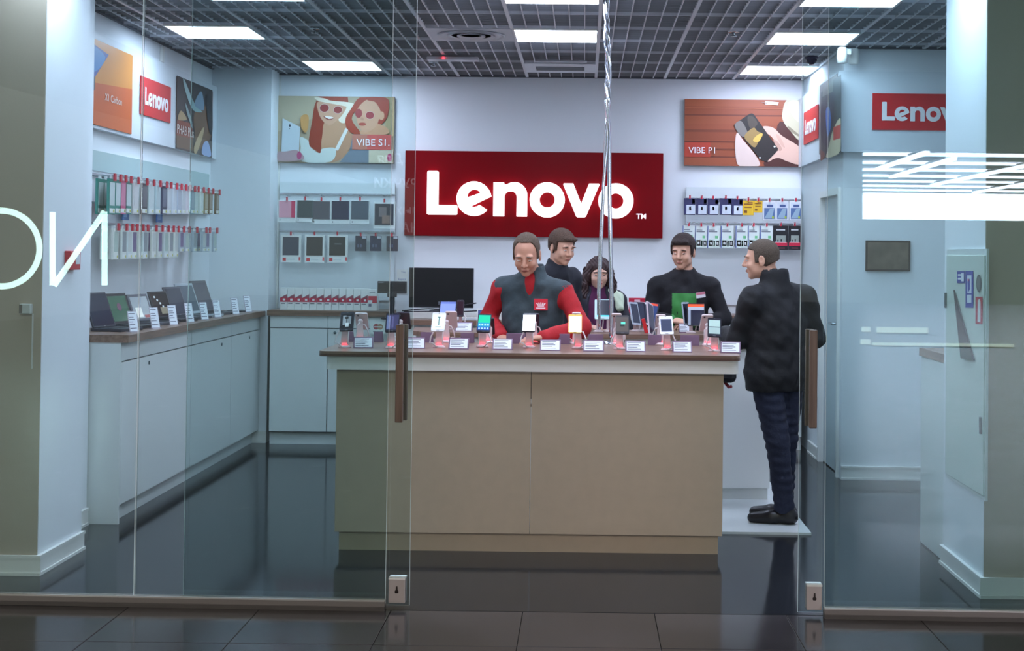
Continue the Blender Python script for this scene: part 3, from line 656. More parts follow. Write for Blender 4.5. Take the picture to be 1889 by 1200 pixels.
Y1=[(488,786,564,888),(566,788,624,870)]
P1=[(630,790,714,922),(720,790,800,922),(814,790,894,922)]
G2=[(73,960,155,1112),(160,962,240,1114),(245,962,328,1116),(337,962,424,1116),(440,962,522,1116),(526,962,600,1116),(610,962,696,1116)]
K2=[(700,960,800,1128),(806,960,888,1128)]
hk=[((1240+(b[0]+b[2])/7.5),160+(b[1]-14)/3.75) for b in B1+Y1+P1+G2+K2]
rack('white accessory rack on the rear wall right of the big sign',1266,1478,345,368,(367,412),hk,12.88)
for grp,bs,k,nm,c,cat in (('blue and white packs right of the big sign',B1,'blue','blue and white pack, {} from left, top row of the right rack',(44,44,84),'packaged accessory'),('yellow packs right of the big sign',Y1,'yellow','yellow pack, {} of the two yellow packs on the right rack',(236,190,44),'packaged accessory'),
 ('blue-print white packs right of the big sign',P1,'phone','white pack with blue slanted print, {} of three at right end of top row',(228,232,236),'packaged accessory'),('white and green packs right of the big sign',G2,'green','white and green pack, {} from left, lower row of the right rack',(226,236,232),'packaged accessory'),('black and red packs right of the big sign',K2,'black','black pack with red band, {} of two at the lower right rack end',(26,26,32),'packaged accessory')):
    for i,(x0,y0,x1,y1) in enumerate(bs):
        w=ORD[i]
        if len(bs)==2: w=('left','right')[i]
        pack(nm.format(w),*S5(x0,y0),*S5(x1,y1),12.74-.004*(i%3),(c,c),k,grp,cat)
# row of slim boxes on the rear left worktop
n=13; a=PY(518,525,12.62); b=PY(680,568,12.62)
bw=(b[0]-a[0])/(n-1)
for i in range(n):
    x=a[0]+bw*(i if i<n-1 else n-1.05); last=i==n-1
    l=('slim white box with red stripe, %s from left on the rear left worktop'%ORD[i]) if not last else 'wider white box with red print at the right end of the slim box row'
    t=thing('software_box',l,'box',(x,12.60-(.02 if last else 0),1.13),0,'white boxes with red stripe on the rear left worktop')
    w=bw*.96 if not last else .078; h=.185 if not last else .178; dd=.14
    MB().box((0,0,0),(w,dd,h),M((230,232,230),.4),bev=.001).obj('carton',t)
    f=MB()
    def r(u0,v0,u1,v1,c): f.box((w*u0,-.001,h*v0),(w*u1,0,h*v1),M(c,.4))
    if not last: r(0,.36,1,.56,(190,44,74)); f.prism([(w*.1,h*.56),(w*.98,h*.56),(w*.98,h*.72),(w*.6,h*.66)],.0,.001,M((150,80,96),.4),Matrix(((1,0,0,0),(0,0,-1,0),(0,1,0,0),(0,0,0,1)))); f.box((w*.4,-.0018,h*.42),(w*.72,-.001,h*.51),M((236,236,236),.4)); r(.1,.27,.7,.31,(110,110,116))
    else: r(.05,.36,1,.7,(206,70,84)); r(.1,.2,.42,.33,(120,120,140)); f.box((w*.06,-.0018,h*.38),(w*.5,-.001,h*.5),M((232,232,232),.4)); r(.2,.86,.8,.89,(120,120,126))
    f.obj('print',t)
# left wall racks with hooks pointing into the room
t=thing('display_rack','clear accessory rack with two rows of red-tipped hooks along the left wall','rack',(-3.18,10.9,1.5)); o=t.location; T0=Matrix.Translation(-o)
y0=PX(186,296,-3.17)[1]; y1=12.5
MB().box((-3.19,9.0,2.14),(-3.178,y1,2.27),M((176,200,200),.25),T0).obj('header_panel',t)
for z in (2.115,1.93,1.80): MB().box((-3.185,9.0,z-.006),(-3.165,y1,z+.006),CHR,T0).obj('rail',t)
row1=[190,228,262,297,345,400,445,487,530,557,595,625,655,680,712,735,770,800,830,872]; row2=[215,268,305,335,375,405,460,500,540,573,605,640,675,725,785,808,855]
rc=random.Random(3)
c1=[(20,130,116),(20,126,114),(206,84,130),(22,120,108),(210,206,206),(50,44,56),(200,214,214),(180,200,204),(46,50,84),(200,204,210),(206,212,220),(176,184,200),(196,200,206),(214,206,214),(120,150,160),(190,210,200),(214,220,210),(150,130,90),(120,90,60),(110,86,56)]
nm1=['teal','teal','pink','teal','pale grey','dark brown','pale green','pale green','navy','silver','white','lilac grey','white','pearl','slate blue','pale mint','off-white','olive','brown','dark tan']
def wallpack(label,y,z1,h,w,col,group,win):
    t=thing('accessory_pack',label,'packaged accessory',(-3.165+win[0],y,z1-h),0,group)
    MB().box((-.008,-w/2,0),(.008,w/2,h),M(col,.35),bev=.002).obj('box',t)
    f=MB(); f.box((.008,-w*.38,h*.25),(.0095,w*.38,h*.9),M(win[1],.3)).box((.008,-w*.4,h*.04),(.0095,w*.4,h*.17),M((226,228,224),.4)).box((.0095,w*.15,h*.06),(.0105,w*.32,h*.14),M((190,190,60),.4)).box((-.006,-w/2-.001,h*.08),(.006,-w/2,h*.92),M(tuple(min(255,int(c*.8+40)) for c in col),.4)); f.obj('print',t)
    hb=MB(); hb.box((-.006,-.012,h),(.006,.012,h+.02),M((224,228,230),.4)); hb.obj('hang_tab',t)
for ri,(row,zt,zl) in enumerate(((row1,2.098,.27),(row2,1.785,.23))):
    for i,c in enumerate(row):
        px=160+c/3.53; yy=PX(px,340 if ri==0 else 425,-2.97)[1]; z=zt+(yy-9.5)*.006
        hb=MB(); hb.tube([(-3.18,yy,z),(-2.985,yy,z),(-2.97,yy,z+.012)],.003,CHR,6); hb.v=[tuple(T0@Vector(v)) for v in hb.v]; hb.obj('hook',t)
        hb=MB(); hb.box((-2.982,yy-.014,z-.035),(-2.970,yy+.014,z+.012),TAB,T0); hb.obj('red_tag',t)
        n=2 if ri==0 else 2
        for j in range(n):
            xo=.165-.06*j-(.012 if j else 0)
            if ri==0:
                col=c1[i%20]; nn=nm1[i]; w=.125 if i<10 else .105; h=.225-.003*i
                win=tuple(min(255,int(q*.7+60)) for q in col) if i not in (0,1,3) else (196,206,206)
            else:
                col=((222,224,216),(216,222,214),(206,216,216))[i%3] if i<11 else (170,182,190); nn='white' if i<11 else 'clear'; w=.10; h=.2 if i<11 else .16
                win=((170,186,176),(140,146,150),(196,200,196),(110,90,130))[i%4]
            lab='%s pack, %s on the %s hook from the doorway, %s left wall row'%(nn,('outer','inner')[j],ORD[i],('upper','lower')[ri])
            wallpack(lab,yy,z-.022,h,w,col,'packs in the %s row of the left wall rack'%('upper','lower')[ri],(xo,win))
for i,(c,l) in enumerate(((375,'left'),(585,'right'))):
    yy=PX(160+(c+22)/3.53,410,-3.0)[1]
    t=thing('shelf_sign','blue square tag between the two rows of the left wall rack, %s one'%l,'tag',(-3.16,yy,1.83))
    MB().box((0,-.07,0),(.01,.07,.10),M((60,120,190),.4),bev=.002).obj('card',t); MB().box((.01,-.05,.02),(.0112,.02,.08),M((120,170,220),.4)).obj('print',t)
# ================================================================== LAPTOPS AND TABLETS ON THE LEFT WORKTOP
DK=M((52,52,60),.35); ZL=1.12
def laptop(label,y,rz,w,h,tilt,shell,screen,bezel,x=-3.0,kind='laptop',base_d=.19):
    t=thing(kind,label,kind.replace('_',' '),(x,y,ZL),rz)     # faces local +X
    MB().box((-.02,-w/2,0),(base_d,w/2,.02),shell,bev=.004).obj('base',t)
    k=MB(); k.box((.02,-w*.44,.02),(base_d*.55,w*.44,.0212),M((30,30,34),.5))
    for i in range(4): k.box((.025+.026*i,-w*.43,.0212),(.045+.026*i,w*.43,.0225),M((44,44,50),.5))
    k.box((base_d*.62,-w*.14,.02),(base_d*.95,w*.14,.0208),M((70,70,78),.4)); k.obj('keyboard',t)
    T=Matrix.Translation((0,0,.02))@Matrix.Rotation(-math.radians(tilt),4,'Y')
    l=MB(); l.box((-.008,-w/2,0),(.004,w/2,h),shell,T,bev=.004); lid=l.obj('lid',t)
    s=MB(); s.box((.004,-w/2+bezel,bezel),(.0052,w/2-bezel,h-bezel),screen,T); s.obj('screen',lid)
    return t,T,lid
scr=lambda c,e=0:M(c,.12,emit=e)
specs=[('black laptop nearest the doorway, half hidden behind the white pillar',(66,150,885,1120),(52,54,66),(50,54,70),.012,0),
('dark tablet keyboard with a green screen, second device on the left worktop',(165,300,900,1110),(44,46,52),(70,104,88),.022,.25),
('grey laptop with a bright picture screen, third device on the left worktop',(305,430,893,1075),(92,94,104),(150,160,166),.02,.3),
('black tablet stand with white icons, fourth device on the left worktop',(440,560,885,1065),(50,50,56),(40,44,48),.015,.1),
('dark grey laptop with blank screen, fifth device on the left worktop',(548,650,865,1060),(84,84,94),(80,80,90),.015,0),
('silver laptop with grey screen, sixth device on the left worktop',(615,745,845,1050),(176,184,190),(100,108,118),.02,.12),
('tall brown-grey tablet laptop, farthest device on the left worktop',(712,835,808,1015),(90,84,90),(104,98,108),.02,.05)]
for i,(l,(x0,x1,ya,yb),sh,sc_,bz,e) in enumerate(specs):
    X=-3.0; pa=PX(160+(x0+38)/3.53,280+yb/3.53,X)[1]; pb=PX(160+(x1-20)/3.53,280+yb/3.53,X)[1]
    yc=(pa+pb)/2; w=min(.36,max(.27,(pb-pa)*.9)); hh=(yb-ya)/3.53/2728*yc
    hh=min(.27,hh*1.02) if i<6 else .26
    t,T,lid=laptop(l,yc,-.20,w,hh,20,M(sh,.35),scr(sc_,e),bz)
    s=MB()
    if i==1: s.prism([(w*.1*math.cos(a),hh*.55+w*.1*math.sin(a)) for a in np.linspace(0,6.28,14)[:-1]],0,.001,scr((120,90,110),.2),T@Matrix(((0,0,1,.0052),(1,0,0,0),(0,1,0,0),(0,0,0,1))))
    elif i==2: s.box((.0052,-w*.3,hh*.15),(.0062,0,hh*.5),scr((220,220,214),.4),T).box((.0052,0.02,hh*.12),(.0064,w*.35,hh*.22),scr((150,50,60),.2),T)
    elif i==3:
        for a in range(4): s.box((.0052,-w*.3+.03*a,hh*(.75-.12*a)),(.0062,-w*.3+.02+.03*a,hh*(.82-.12*a)),scr((200,204,210),.5),T)
        s.box((.0052,-w*.1,hh*.15),(.0060,w*.35,hh*.4),scr((150,140,120),.2),T)
    else: s.box((.0052,-w*.04,.006),(.006,w*.04,.010),scr((170,172,176)),T)
    s.obj('screen_image',lid)
TAGM=M((196,196,214),.3); TAGW=M((232,234,240),.4); INK=M((70,66,90),.5)
def stand_card(label,y,x=-2.80,rz=-.9,h=.13,w=.085):
    t=thing('price_tag',label,'price tag',(x,y,ZL),rz,'upright price tags along the left worktop')   # faces local +X, leaning
    T=Matrix.Rotation(-math.radians(14),4,'Y')
    MB().box((-.004,-w/2,0),(0,w/2,h),ACRYL,T).box((-.05,-w/2,0),(.012,w/2,.003),ACRYL).obj('holder',t)
    c=MB(); c.box((0,-w/2+.004,.006),(.001,w/2-.004,h-.004),TAGW,T)
    for v,u in ((.9,.8),(.72,.6),(.62,.7),(.5,.5),(.38,.7),(.2,.85)): c.box((.001,-w*.42,h*v-.004),(.0015,-w*.42+w*.84*u,h*v),INK,T)
    c.obj('card',t)
for i,(a,b,ya,yb) in enumerate(((285,340,1010,1150),(425,480,990,1132),(545,595,975,1112),(655,700,940,1092),(745,800,950,1068),(830,885,935,1052),(950,1000,925,1035),(1030,1085,910,1022))):
    p=PX(160+(a+b)/2/3.53,280+(yb-4)/3.53,-2.765)
    h=(yb-ya)/3.53/2728*p[1]
    stand_card('upright white price tag, %s from the doorway on the left worktop'%ORD[i],p[1],p[0],-.62,min(.14,h),.068)
# thin tablets lying beside the far tags
for i,(px,py,l) in enumerate(((415,573,'dark flat tablet lying by the sixth price tag on the left worktop'),(440,570,'dark flat tablet lying by the last price tags on the left worktop'))):
    p=PX(px,py,-2.88); t=thing('tablet',l,'tablet',(-2.88,p[1],ZL),.1); MB().box((-.08,-.12,0),(.08,.12,.012),DK,bev=.003).obj('body',t); MB().box((-.07,-.11,.012),(.07,.11,.0126),scr((30,30,36))).obj('screen',t)
# ================================================================== PHONES ON STANDS
ST=M((226,208,210),.3); STR=M((255,70,80),.3,emit=3.2); CB=M((226,220,222),.4)
ACP=M((232,212,214),.2,alpha=.8)
def phone_stand(x,y,z,label,face=-1,h=.12,back=False,cable=1,lean=40,wide=.03,group='anti-theft stands on the front counter'):
    """face -1 looks to the camera side, +1 away"""
    t=thing('display_stand',label,'display stand',(x,y,z),0 if face<0 else math.pi,group)
    MB().lathe([(.036,0),(.036,.006),(.026,.014),(.022,.016)],ACP,n=20).obj('base',t)
    MB().lathe([(.020,.012),(.017,.024),(.012,.027)],STR,n=16).obj('glow_ring',t)
    ps=MB(); ps.prism([(-.024,.016),(.024,.016),(wide/2,h),(-wide/2,h)],-.006,.006,ACP,Matrix(((1,0,0,0),(0,0,-1,.0),(0,1,0,0),(0,0,0,1))))
    ps.tube([(0,0,h),(0,-.012,h+.012)],.015,ST,n=12); ps.obj('post',t)
    c=MB(); s=1 if cable>0 else -1
    c.tube([(s*.0,-.006,h-.01),(s*.028,-.02,h*.85),(s*.046,-.03,h*.5),(s*.05,-.035,h*.25),(s*.036,-.04,.03),(s*.012,-.035,.008),(s*-.008,-.02,.01)],.0042,CB,6)
    c.tube([(s*.0,.006,h),(s*-.02,.0,h*.8),(s*-.02,-.02,.02)],.0042,CB,6); c.obj('cable',t)
    return t
def smartphone(x,y,z,label,shell,content,w=.074,h=.140,lean=42,rz=0,roll=0,group=None,th=.009,cat='smartphone',back=None):
    """z = centre height; faces the camera leaning back"""
    T=Matrix.Translation((x,y,z))@Matrix.Rotation(rz,4,'Z')@Matrix.Rotation(math.radians(90-lean),4,'X')@Matrix.Rotation(roll,4,'Z')
    t=thing(cat,label,cat.replace('_',' '),T=T,group=group)
    b=MB(); b.prism(rounded(-w/2,-h/2,w/2,h/2,.009,4),-th,0,shell); b.obj('body',t)
    s=MB(); 
    lift=.0004
    for k,(u0,v0,u1,v1,c,e) in enumerate(content):
        s.box((-w/2+w*u0,-h/2+h*v0,0),(-w/2+w*u1,-h/2+h*v1,lift*(k+1)),M(c,.15,emit=e))
    s.obj('screen',t)
    c=MB(); c.box((-w*.1,-h/2+.003,0),(w*.1,-h/2+.006,.0006),M((120,120,126),.3)).box((-.004,h/2-.006,0),(.004,h/2-.004,.0006),M((90,90,96),.3)); c.obj('button',t)
    return t
BK=M((24,20,36),.3); WB=M((232,230,234),.3)
full=lambda c,e:[(.06,.10,.94,.90,c,e)]
front=[(640,592,'black smartphone with a black and white picture, first at the left end of the counter',BK,full((40,40,46),.2)+[(.2,.3,.45,.8,(150,150,156),.5),(.5,.35,.8,.75,(130,130,136),.5),(.4,.2,.65,.4,(206,206,210),.5),(.35,.62,.6,.72,(30,30,34),.1)],.06),
(724,594,'dark smartphone half hidden by the left door handle',BK,full((70,66,96),.4)+[(.1,.14,.35,.86,(116,116,150),.6),(.45,.2,.6,.8,(90,84,120),.5)],.04),
(809,593,'white smartphone with a pale clock screen, third in the front row',WB,full((190,216,216),.9)+[(.5,.3,.56,.75,(60,84,90),.2),(.42,.72,.62,.76,(60,84,90),.2),(.3,.2,.7,.22,(90,120,120),.3)],.0),
(893,595,'smartphone with a green and blue app screen, fourth in the front row',BK,[(.06,.5,.94,.92,(30,170,130),.9),(.06,.28,.94,.5,(40,130,160),.9),(.06,.1,.94,.28,(40,80,150),.9)]+[(.12+.21*i,.14+.2*j,.24+.21*i,.22+.2*j,(150,190,226),.9) for i in range(4) for j in range(2)],-.03),
(976,594,'smartphone with a blank glaring white screen, in front of the grey vest',BK,[(.05,.04,.95,.9,(236,250,255),3.2)],-.02),
(1061,596,'yellow smartphone with a glaring white screen beside the red sleeve',M((230,180,60),.4),[(.05,.03,.95,.88,(236,250,250),3.0),(.3,.4,.45,.42,(190,214,200),1.6)],.0),
(1148,598,'dark smartphone showing a small green card, below the hanging chrome rods',M((52,46,50),.35),full((92,84,80),.3)+[(.4,.5,.72,.62,(90,180,160),.7),(.35,.4,.65,.48,(50,60,60),.3)],.0),
(1229,599,'white smartphone with a dark grey screen, second from the right end of the counter',WB,[(.1,.14,.9,.82,(84,90,112),.3),(.16,.2,.84,.76,(66,72,92),.3)],.03),
(1318,603,'black smartphone with pale double window screen, last at the right end of the counter',BK,full((60,70,76),.3)+[(.1,.52,.9,.88,(150,172,168),.7),(.1,.14,.9,.48,(140,160,158),.7)],-.06)]
bases=[(636,641),(721,642),(810,641),(890,640),(976,641),(1066,643),(1143,644),(1230,646),(1318,648)]
for i,((px,py,l,sh,ct,rl),(bx,by)) in enumerate(zip(front,bases)):
    b=PZ(bx,by,ZT); y=b[1]; 
    stt=phone_stand(b[0],y,ZT,'anti-theft stand with glowing red foot, %s from the left in the front row'%ORD[i],-1,.115,cable=1 if i%2 else -1)
    p=PY(px,py,y-.045)
    wpx=27/2728*y
    smartphone(p[0],p[1],p[2],l,sh,ct,w=.077,h=.138,lean=44,roll=rl,group='smartphones in the front row of the counter')
# the back row faces the staff side: backs of phones and stands seen
DKB=M((40,26,44),.4); PALE=M((214,196,196),.35)
backs=[(668,591,668,628,'pale pink phone seen from behind, back row at the left end',PALE,.075,.0),(745,590,747,626,'dark purple phone seen from behind, back row beside the left door handle',DKB,.08,0),(833,588,828,628,'pale pink phone seen from behind under the tablet, back row',PALE,.07,0),
(905,600,905,628,'slim dark phone seen from behind, back row left of the grey vest',DKB,.05,0),(984,592,987,630,'dark phone with a white cable behind the glaring white screen',DKB,.07,0),(1063,590,1063,630,'pale phone seen from behind the yellow smartphone',PALE,.05,0),(1137,592,1137,632,'pale empty phone cradle behind the dark phone with the green card',PALE,.06,0),(1218,594,1215,633,'pale phone back behind the white smartphone, right part of the counter',PALE,.06,0),(1302,594,1300,633,'pale pink empty cradle tilted to the left, right end of the back row',PALE,.07,.15)]
for i,(px,py,bx,by,l,m,w,rl) in enumerate(backs):
    b=PZ(bx,by,ZT); y=min(b[1],8.93)
    phone_stand(b[0],y,ZT,'anti-theft stand facing the staff side, %s from the left in the back row'%ORD[i],1,.115,cable=1 if i%2 else -1)
    p=PY(px,py,y+.045)
    T=Matrix.Translation(p)@Matrix.Rotation(math.pi+rl,4,'Z')@Matrix.Rotation(math.radians(50),4,'X')
    t=thing('smartphone',l,'smartphone',T=T,group='smartphones in the back row of the counter')
    MB().prism(rounded(-w/2,-.066,w/2,.066,.009,4),-.010,0,m).obj('body',t); MB().box((-w*.42,-.055,0),(w*.42,.055,.0006),scr((60,60,80),.2)).obj('screen',t)
    MB().lathe([(.006,-.0125),(.006,-.010)],M((60,50,56),.3),c=(w*.25,.05,0),n=10).obj('camera_lens',t)
# price tags
TPUR=M((132,104,130),.4,alpha=.9)
def tag_front(px0,px1,py,label,z=ZT,rz=0,back=False,grp='sloping price tags on the front counter',dy=0):
    a=PZ((px0+px1)/2,py,z); w=(px1-px0)/2728*a[1]
    if back or rz==math.pi: a=(a[0],min(a[1],8.96),a[2])
    t=thing('price_tag',label,'price tag',(a[0],a[1]+dy,z),rz,grp)
    T=Matrix.Rotation(math.radians(-38),4,'X')
    MB().box((-w/2,0,0),(w/2,.003,.078),TPUR,T).box((-w/2,.0,0),(w/2,.05,.003),TPUR).box((-w/2,.048,0),(w/2,.051,.06),TPUR).obj('holder',t)
    c=MB(); c.box((-w*.44,-.001,.008),(w*.44,0,.07),TAGW if not back else TAGW,T)
    for v,u in ((.78,.86),(.62,.7),(.5,.8),(.38,.62),(.22,.84)): c.box((-w*.40,-.0016,.078*v),(-w*.40+w*.8*u,-.001,.078*v+.0032),INK,T)
    c.obj('card',t); return t
ft=[(652,688,642),(749,784,643),(827,864,644),(908,945,645),(996,1034,647),(1076,1114,648),(1154,1191,649),(1241,1277,650),(1329,1366,651)]
for i,(a,b,y) in enumerate(ft): tag_front(a,b,y,'sloping lavender price tag, %s from the left along the front edge'%ORD[i],rz=(.12 if i<2 else (-.1 if i>7 else 0)))
bt=[(644,664),(700,716),(784,806),(856,880),(938,972),(1019,1052),(1085,1112),(1192,1216),(1250,1284)]
for i,(a,b) in enumerate(bt): tag_front(a,b,625+i*.9,'price tag turned to the staff side, %s from the left in the back row'%ORD[i],rz=math.pi,grp='price tags of the back row seen from behind')
for i,(a,b) in enumerate(((836,868),(1128,1152),(1255,1275))): tag_front(a,b,613+i,'price tag on the rear counter, %s from the left'%ORD[i],z=ZR,grp='price tags on the rear counter',dy=.12)
# rear counter devices
def tablet(px,py,D,w,h,lean,label,shell,content,rz=0,roll=0,standh=True):
    p=PY(px,py,D); t=smartphone(p[0],p[1],p[2],label,shell,content,w=w,h=h,lean=lean,rz=rz,roll=roll,cat='tablet')
    return t,p
t,p=tablet(826,571,10.05,.115,.15,38,'tablet with a lavender-blue screen standing on the rear counter beside the monitor',BK,[(.05,.05,.95,.95,(120,134,190),.7),(.05,.84,.95,.95,(96,110,170),.7)])
def prop(x,y,z0,z1,label,m=None):
    t=thing('display_stand',label,'display stand',(x,y,z0),0,'clear stands on the rear counter'); h=z1-z0
    MB().lathe([(.034,0),(.034,.006),(.02,.014)],ACP,n=18).obj('base',t); MB().box((-.012,-.005,.01),(.012,.005,h),ACP).obj('post',t)
    c=MB(); c.tube([(.01,-.01,h*.9),(.035,-.02,h*.6),(.03,-.03,.02)],.004,CB,6); c.obj('cable',t); return t
prop(p[0],p[1]+.06,ZR,p[2]+.0,'clear stand behind the lavender-blue tablet')
q=PY(849,568,10.1); smartphone(q[0],q[1],q[2],'dark phone with a white looped cable beside the lavender-blue tablet',DKB,[(.1,.1,.9,.9,(60,40,50),.1)],w=.05,h=.12,lean=20)
t=prop(q[0],q[1]+.03,ZR,q[2],'pale stand with a red glowing foot beside the lavender-blue tablet'); MB().lathe([(.022,.012),(.016,.024)],STR,n=14).obj('glow_ring',t)
t,p=tablet(1112,570,10.0,.11,.15,30,'pale framed phablet with black screen in front of the woman',M((180,206,206),.3),[(.14,.2,.98,.97,(24,24,40),.05),(.14,.13,.98,.2,(60,170,200),1.0),(.2,.9,.4,.92,(150,150,160),.5)])
prop(p[0]-.03,p[1]+.05,ZR,p[2],'clear stand left under the phablet in front of the woman'); prop(p[0]+.04,p[1]+.06,ZR,p[2],'clear stand right under the phablet in front of the woman')
for i,(px,w,c,rz,l) in enumerate(((1172,.035,(180,190,206),.9,'first of the row of slim phones leaning right of the woman, pale edged'),(1180,.06,(30,30,50),.5,'second of the slim phones right of the woman, dark'),(1190,.05,(206,206,216),.7,'third of the slim phones right of the woman, white edged'),(1200,.08,(40,36,60),-.3,'tablet with a blue screen leaning at the right of the slim phones'))):
    p=PY(px,575,10.1+.05*i); smartphone(p[0],p[1],p[2]-.01,l,M(c,.3),[(.08,.08,.92,.92,(60,76,120) if i==3 else (50,54,72),.35)]+([(.08,.86,.92,.95,(206,80,60),.6)] if i==3 else []),w=.09 if i<3 else .10,h=.16,lean=16,rz=rz,roll=-.08 if i<3 else -.12,cat='smartphone' if i<3 else 'tablet')
    prop(p[0],p[1]+.055,ZR,p[2]-.03,'clear stand behind the %s leaning device right of the woman'%ORD[i])
p=PY(1193,585,9.98); t=thing('phone_holder','red plastic clip between the slim phones right of the woman','holder',(p[0],p[1],ZR)); MB().box((-.012,-.008,.0),(.012,.008,.10),M((206,30,40),.35),Matrix.Rotation(-.25,4,'Y'),bev=.003).obj('clip',t)
p=PY(1284,580,10.0); smartphone(p[0],p[1],p[2],'dark navy tablet with an orange bar in front of the green printed jumper',BK,[(.05,.05,.95,.95,(30,30,60),.15),(.05,.84,.95,.96,(220,84,50),.8),(.05,.7,.95,.84,(170,176,190),.5),(.05,.05,.2,.7,(150,160,180),.4)],w=.12,h=.155,lean=12,cat='tablet'); prop(p[0]-.03,p[1]+.05,ZR,p[2]-.02,'clear stand under the navy tablet')
p=PY(1267,578,10.05); smartphone(p[0],p[1],p[2],'slim pale-edged phone left of the navy tablet',M((170,184,196),.3),[(.08,.08,.92,.92,(24,24,44),.1)],w=.06,h=.16,lean=12,rz=.6)
# the big tablet leaning on edge over the front counter
p=PY(1202,592,9.0)
smartphone(p[0],p[1],p[2]+.01,'thin white-edged tablet standing on edge behind the white smartphone',M((206,190,200),.3),[(.05,.05,.95,.95,(50,40,70),.1)],w=.12,h=.21,lean=10,rz=1.25,roll=-.25,cat='tablet')
# white framed blue leaflet
p=PY(892,574,9.95); t=thing('leaflet','white framed leaflet with blue pattern standing left of the red sleeve','leaflet',T=Matrix.Translation((p[0],p[1],ZR))@Matrix.Rotation(math.radians(-8),4,'X'))
MB().box((-.045,0,0),(.045,.004,.155),WHITE).obj('card',t); f=MB(); f.box((-.038,-.001,.02),(.038,0,.145),M((70,90,150),.4))
for i in range(3): f.prism(ell(-.015+.016*i,.05+.03*i,.013,.013,12),.001,.0016,M((206,214,230),.4),Matrix(((1,0,0,0),(0,0,-1,0),(0,1,0,0),(0,0,0,1))))
f.obj('print',t)
# card acceptance sticker board
p=PY(697,615,10.9); a=PY(683,593,12.29); b=PY(712,615,12.29)
t=thing('payment_sign','small white card sign with two overlapping circles on the cash desk front','sign',((a[0]+b[0])/2,12.29,(a[2]+b[2])/2)); w=(b[0]-a[0])/2; h=(a[2]-b[2])/2
MB().box((-w,0,-h),(w,.004,h),M((222,228,222),.4)).obj('card',t)
RX=Matrix(((1,0,0,0),(0,0,-1,0),(0,1,0,0),(0,0,0,1)))
f=MB(); f.prism(ell(-w*.25,h*.15,w*.36,w*.36,18),0.0,.001,M((176,84,88),.4),RX); f.prism(ell(w*.25,h*.15,w*.36,w*.36,18),0.001,.0016,M((170,140,110),.4),RX); f.box((-w*.62,-.0025,-h*.75),(w*.62,-.001,-h*.62),M((110,130,130),.4)); f.box((-w*.5,-.0035,h*.05),(w*.5,-.0016,h*.22),M((225,225,220),.4)); f.obj('print',t)
# monitor, customer display, keyboard, cables
MK=M((34,34,44),.3)
a=PY(755,493,12.5); b=PY(873,568,12.5); xc=(a[0]+b[0])/2; w=(b[0]-a[0])/2; h=a[2]-b[2]
t=thing('monitor','black flat monitor on the white desk behind the counter','monitor',(xc,12.5,1.13))
MB().box((-w,0,b[2]-1.13),(w,.035,a[2]-1.13),MK,bev=.004).obj('bezel',t); MB().box((-w+.012,-.001,b[2]-1.13+.016),(w-.012,.001,a[2]-1.13-.012),M((8,9,16),.35)).obj('screen',t)
MB().box((-.10,.0,0),(.10,.16,.012),MK,bev=.004).box((-.02,.05,.01),(.02,.07,.2),MK).obj('stand',t)
a=PY(697,518,11.2); b=PY(750,541,11.2); xc=(a[0]+b[0])/2; zb=1.07
t=thing('customer_display','dark pole-mounted customer display in front of the monitor','display',(xc,12.35,zb)); 
k=12.35/11.2; a=PY(697,518,12.35); b=PY(750,541,12.35); xc=(a[0]+b[0])/2; t.location=(xc,12.35,zb); w=(b[0]-a[0])/2
MB().box((-w,-.02,b[2]-zb),(w,.02,a[2]-zb),MK,bev=.004).obj('head',t); MB().box((-w+.01,-.0212,b[2]-zb+.02),(w-.01,-.02,a[2]-zb-.018),M((20,20,34),.15)).box((-w+.008,-.0212,a[2]-zb-.014),(-w+.05,-.02,a[2]-zb-.010),M((170,174,184),.4)).obj('screen',t)
MB().box((-.022,-.012,.01),(.022,.012,b[2]-zb+.02),MK).box((-.04,-.015,b[2]-zb-.03),(.04,.015,b[2]-zb),MK,bev=.005).obj('pole',t); MB().lathe([(.09,0),(.09,.01),(.03,.02)],MK,n=24).obj('base',t)
t=thing('keyboard','pale keyboard on the cash desk under the monitor','keyboard',(-1.05,12.36,1.07)); MB().box((-.2,-.06,0),(.2,.06,.018),M((200,204,210),.5),bev=.003).obj('body',t)
k=MB(); 
for i in range(14):
    for j in range(4): k.box((-.188+.027*i,-.05+.026*j,.018),(-.166+.027*i,-.03+.026*j,.022),WHITE)
tag(k.obj('keys',t),kind='stuff')
for i,(pts,l) in enumerate(((((-1.52,12.42,1.14),(-1.3,12.40,1.16),(-1.15,12.42,1.15),(-1.0,12.45,1.19),(-.9,12.46,1.21)),'dark cable rising in front of the monitor'),(((-1.5,12.38,1.135),(-1.2,12.36,1.14),(-1.0,12.38,1.14),(-.7,12.4,1.16)),'dark cable lying on the white desk below the monitor'))):
    tag(MB().tube([tuple(v) for v in smooth3(pts)],.006,MK,6).obj('cable'),l,'cable')
t=thing('desk_lamp','small dark bracket with a pale tip before the black monitor','bracket',(-1.16,12.45,1.13)); MB().tube([(0,0,0),(.0,0,.06)],.012,M((150,154,160),.4)).tube([(-.06,0,.075),(.06,0,.075)],.014,M((110,112,120),.4),8).obj('arm',t)
p=PY(742,503,12.895); T=frame(p,(1,0,0),(0,0,1)); t=thing('notice','small white paper notice left of the monitor','notice',T=T); MB().box((-.045,-.18,0),(.05,.03,.002),WHITE).obj('sheet',t); text_obj('lettering','You',.018,M((90,110,170),.5),Matrix.Translation((-.01,0,.0024)),t); text_obj('lettering','Expert',.018,M((90,110,170),.5),Matrix.Translation((-.035,-.062,.0024)),t)
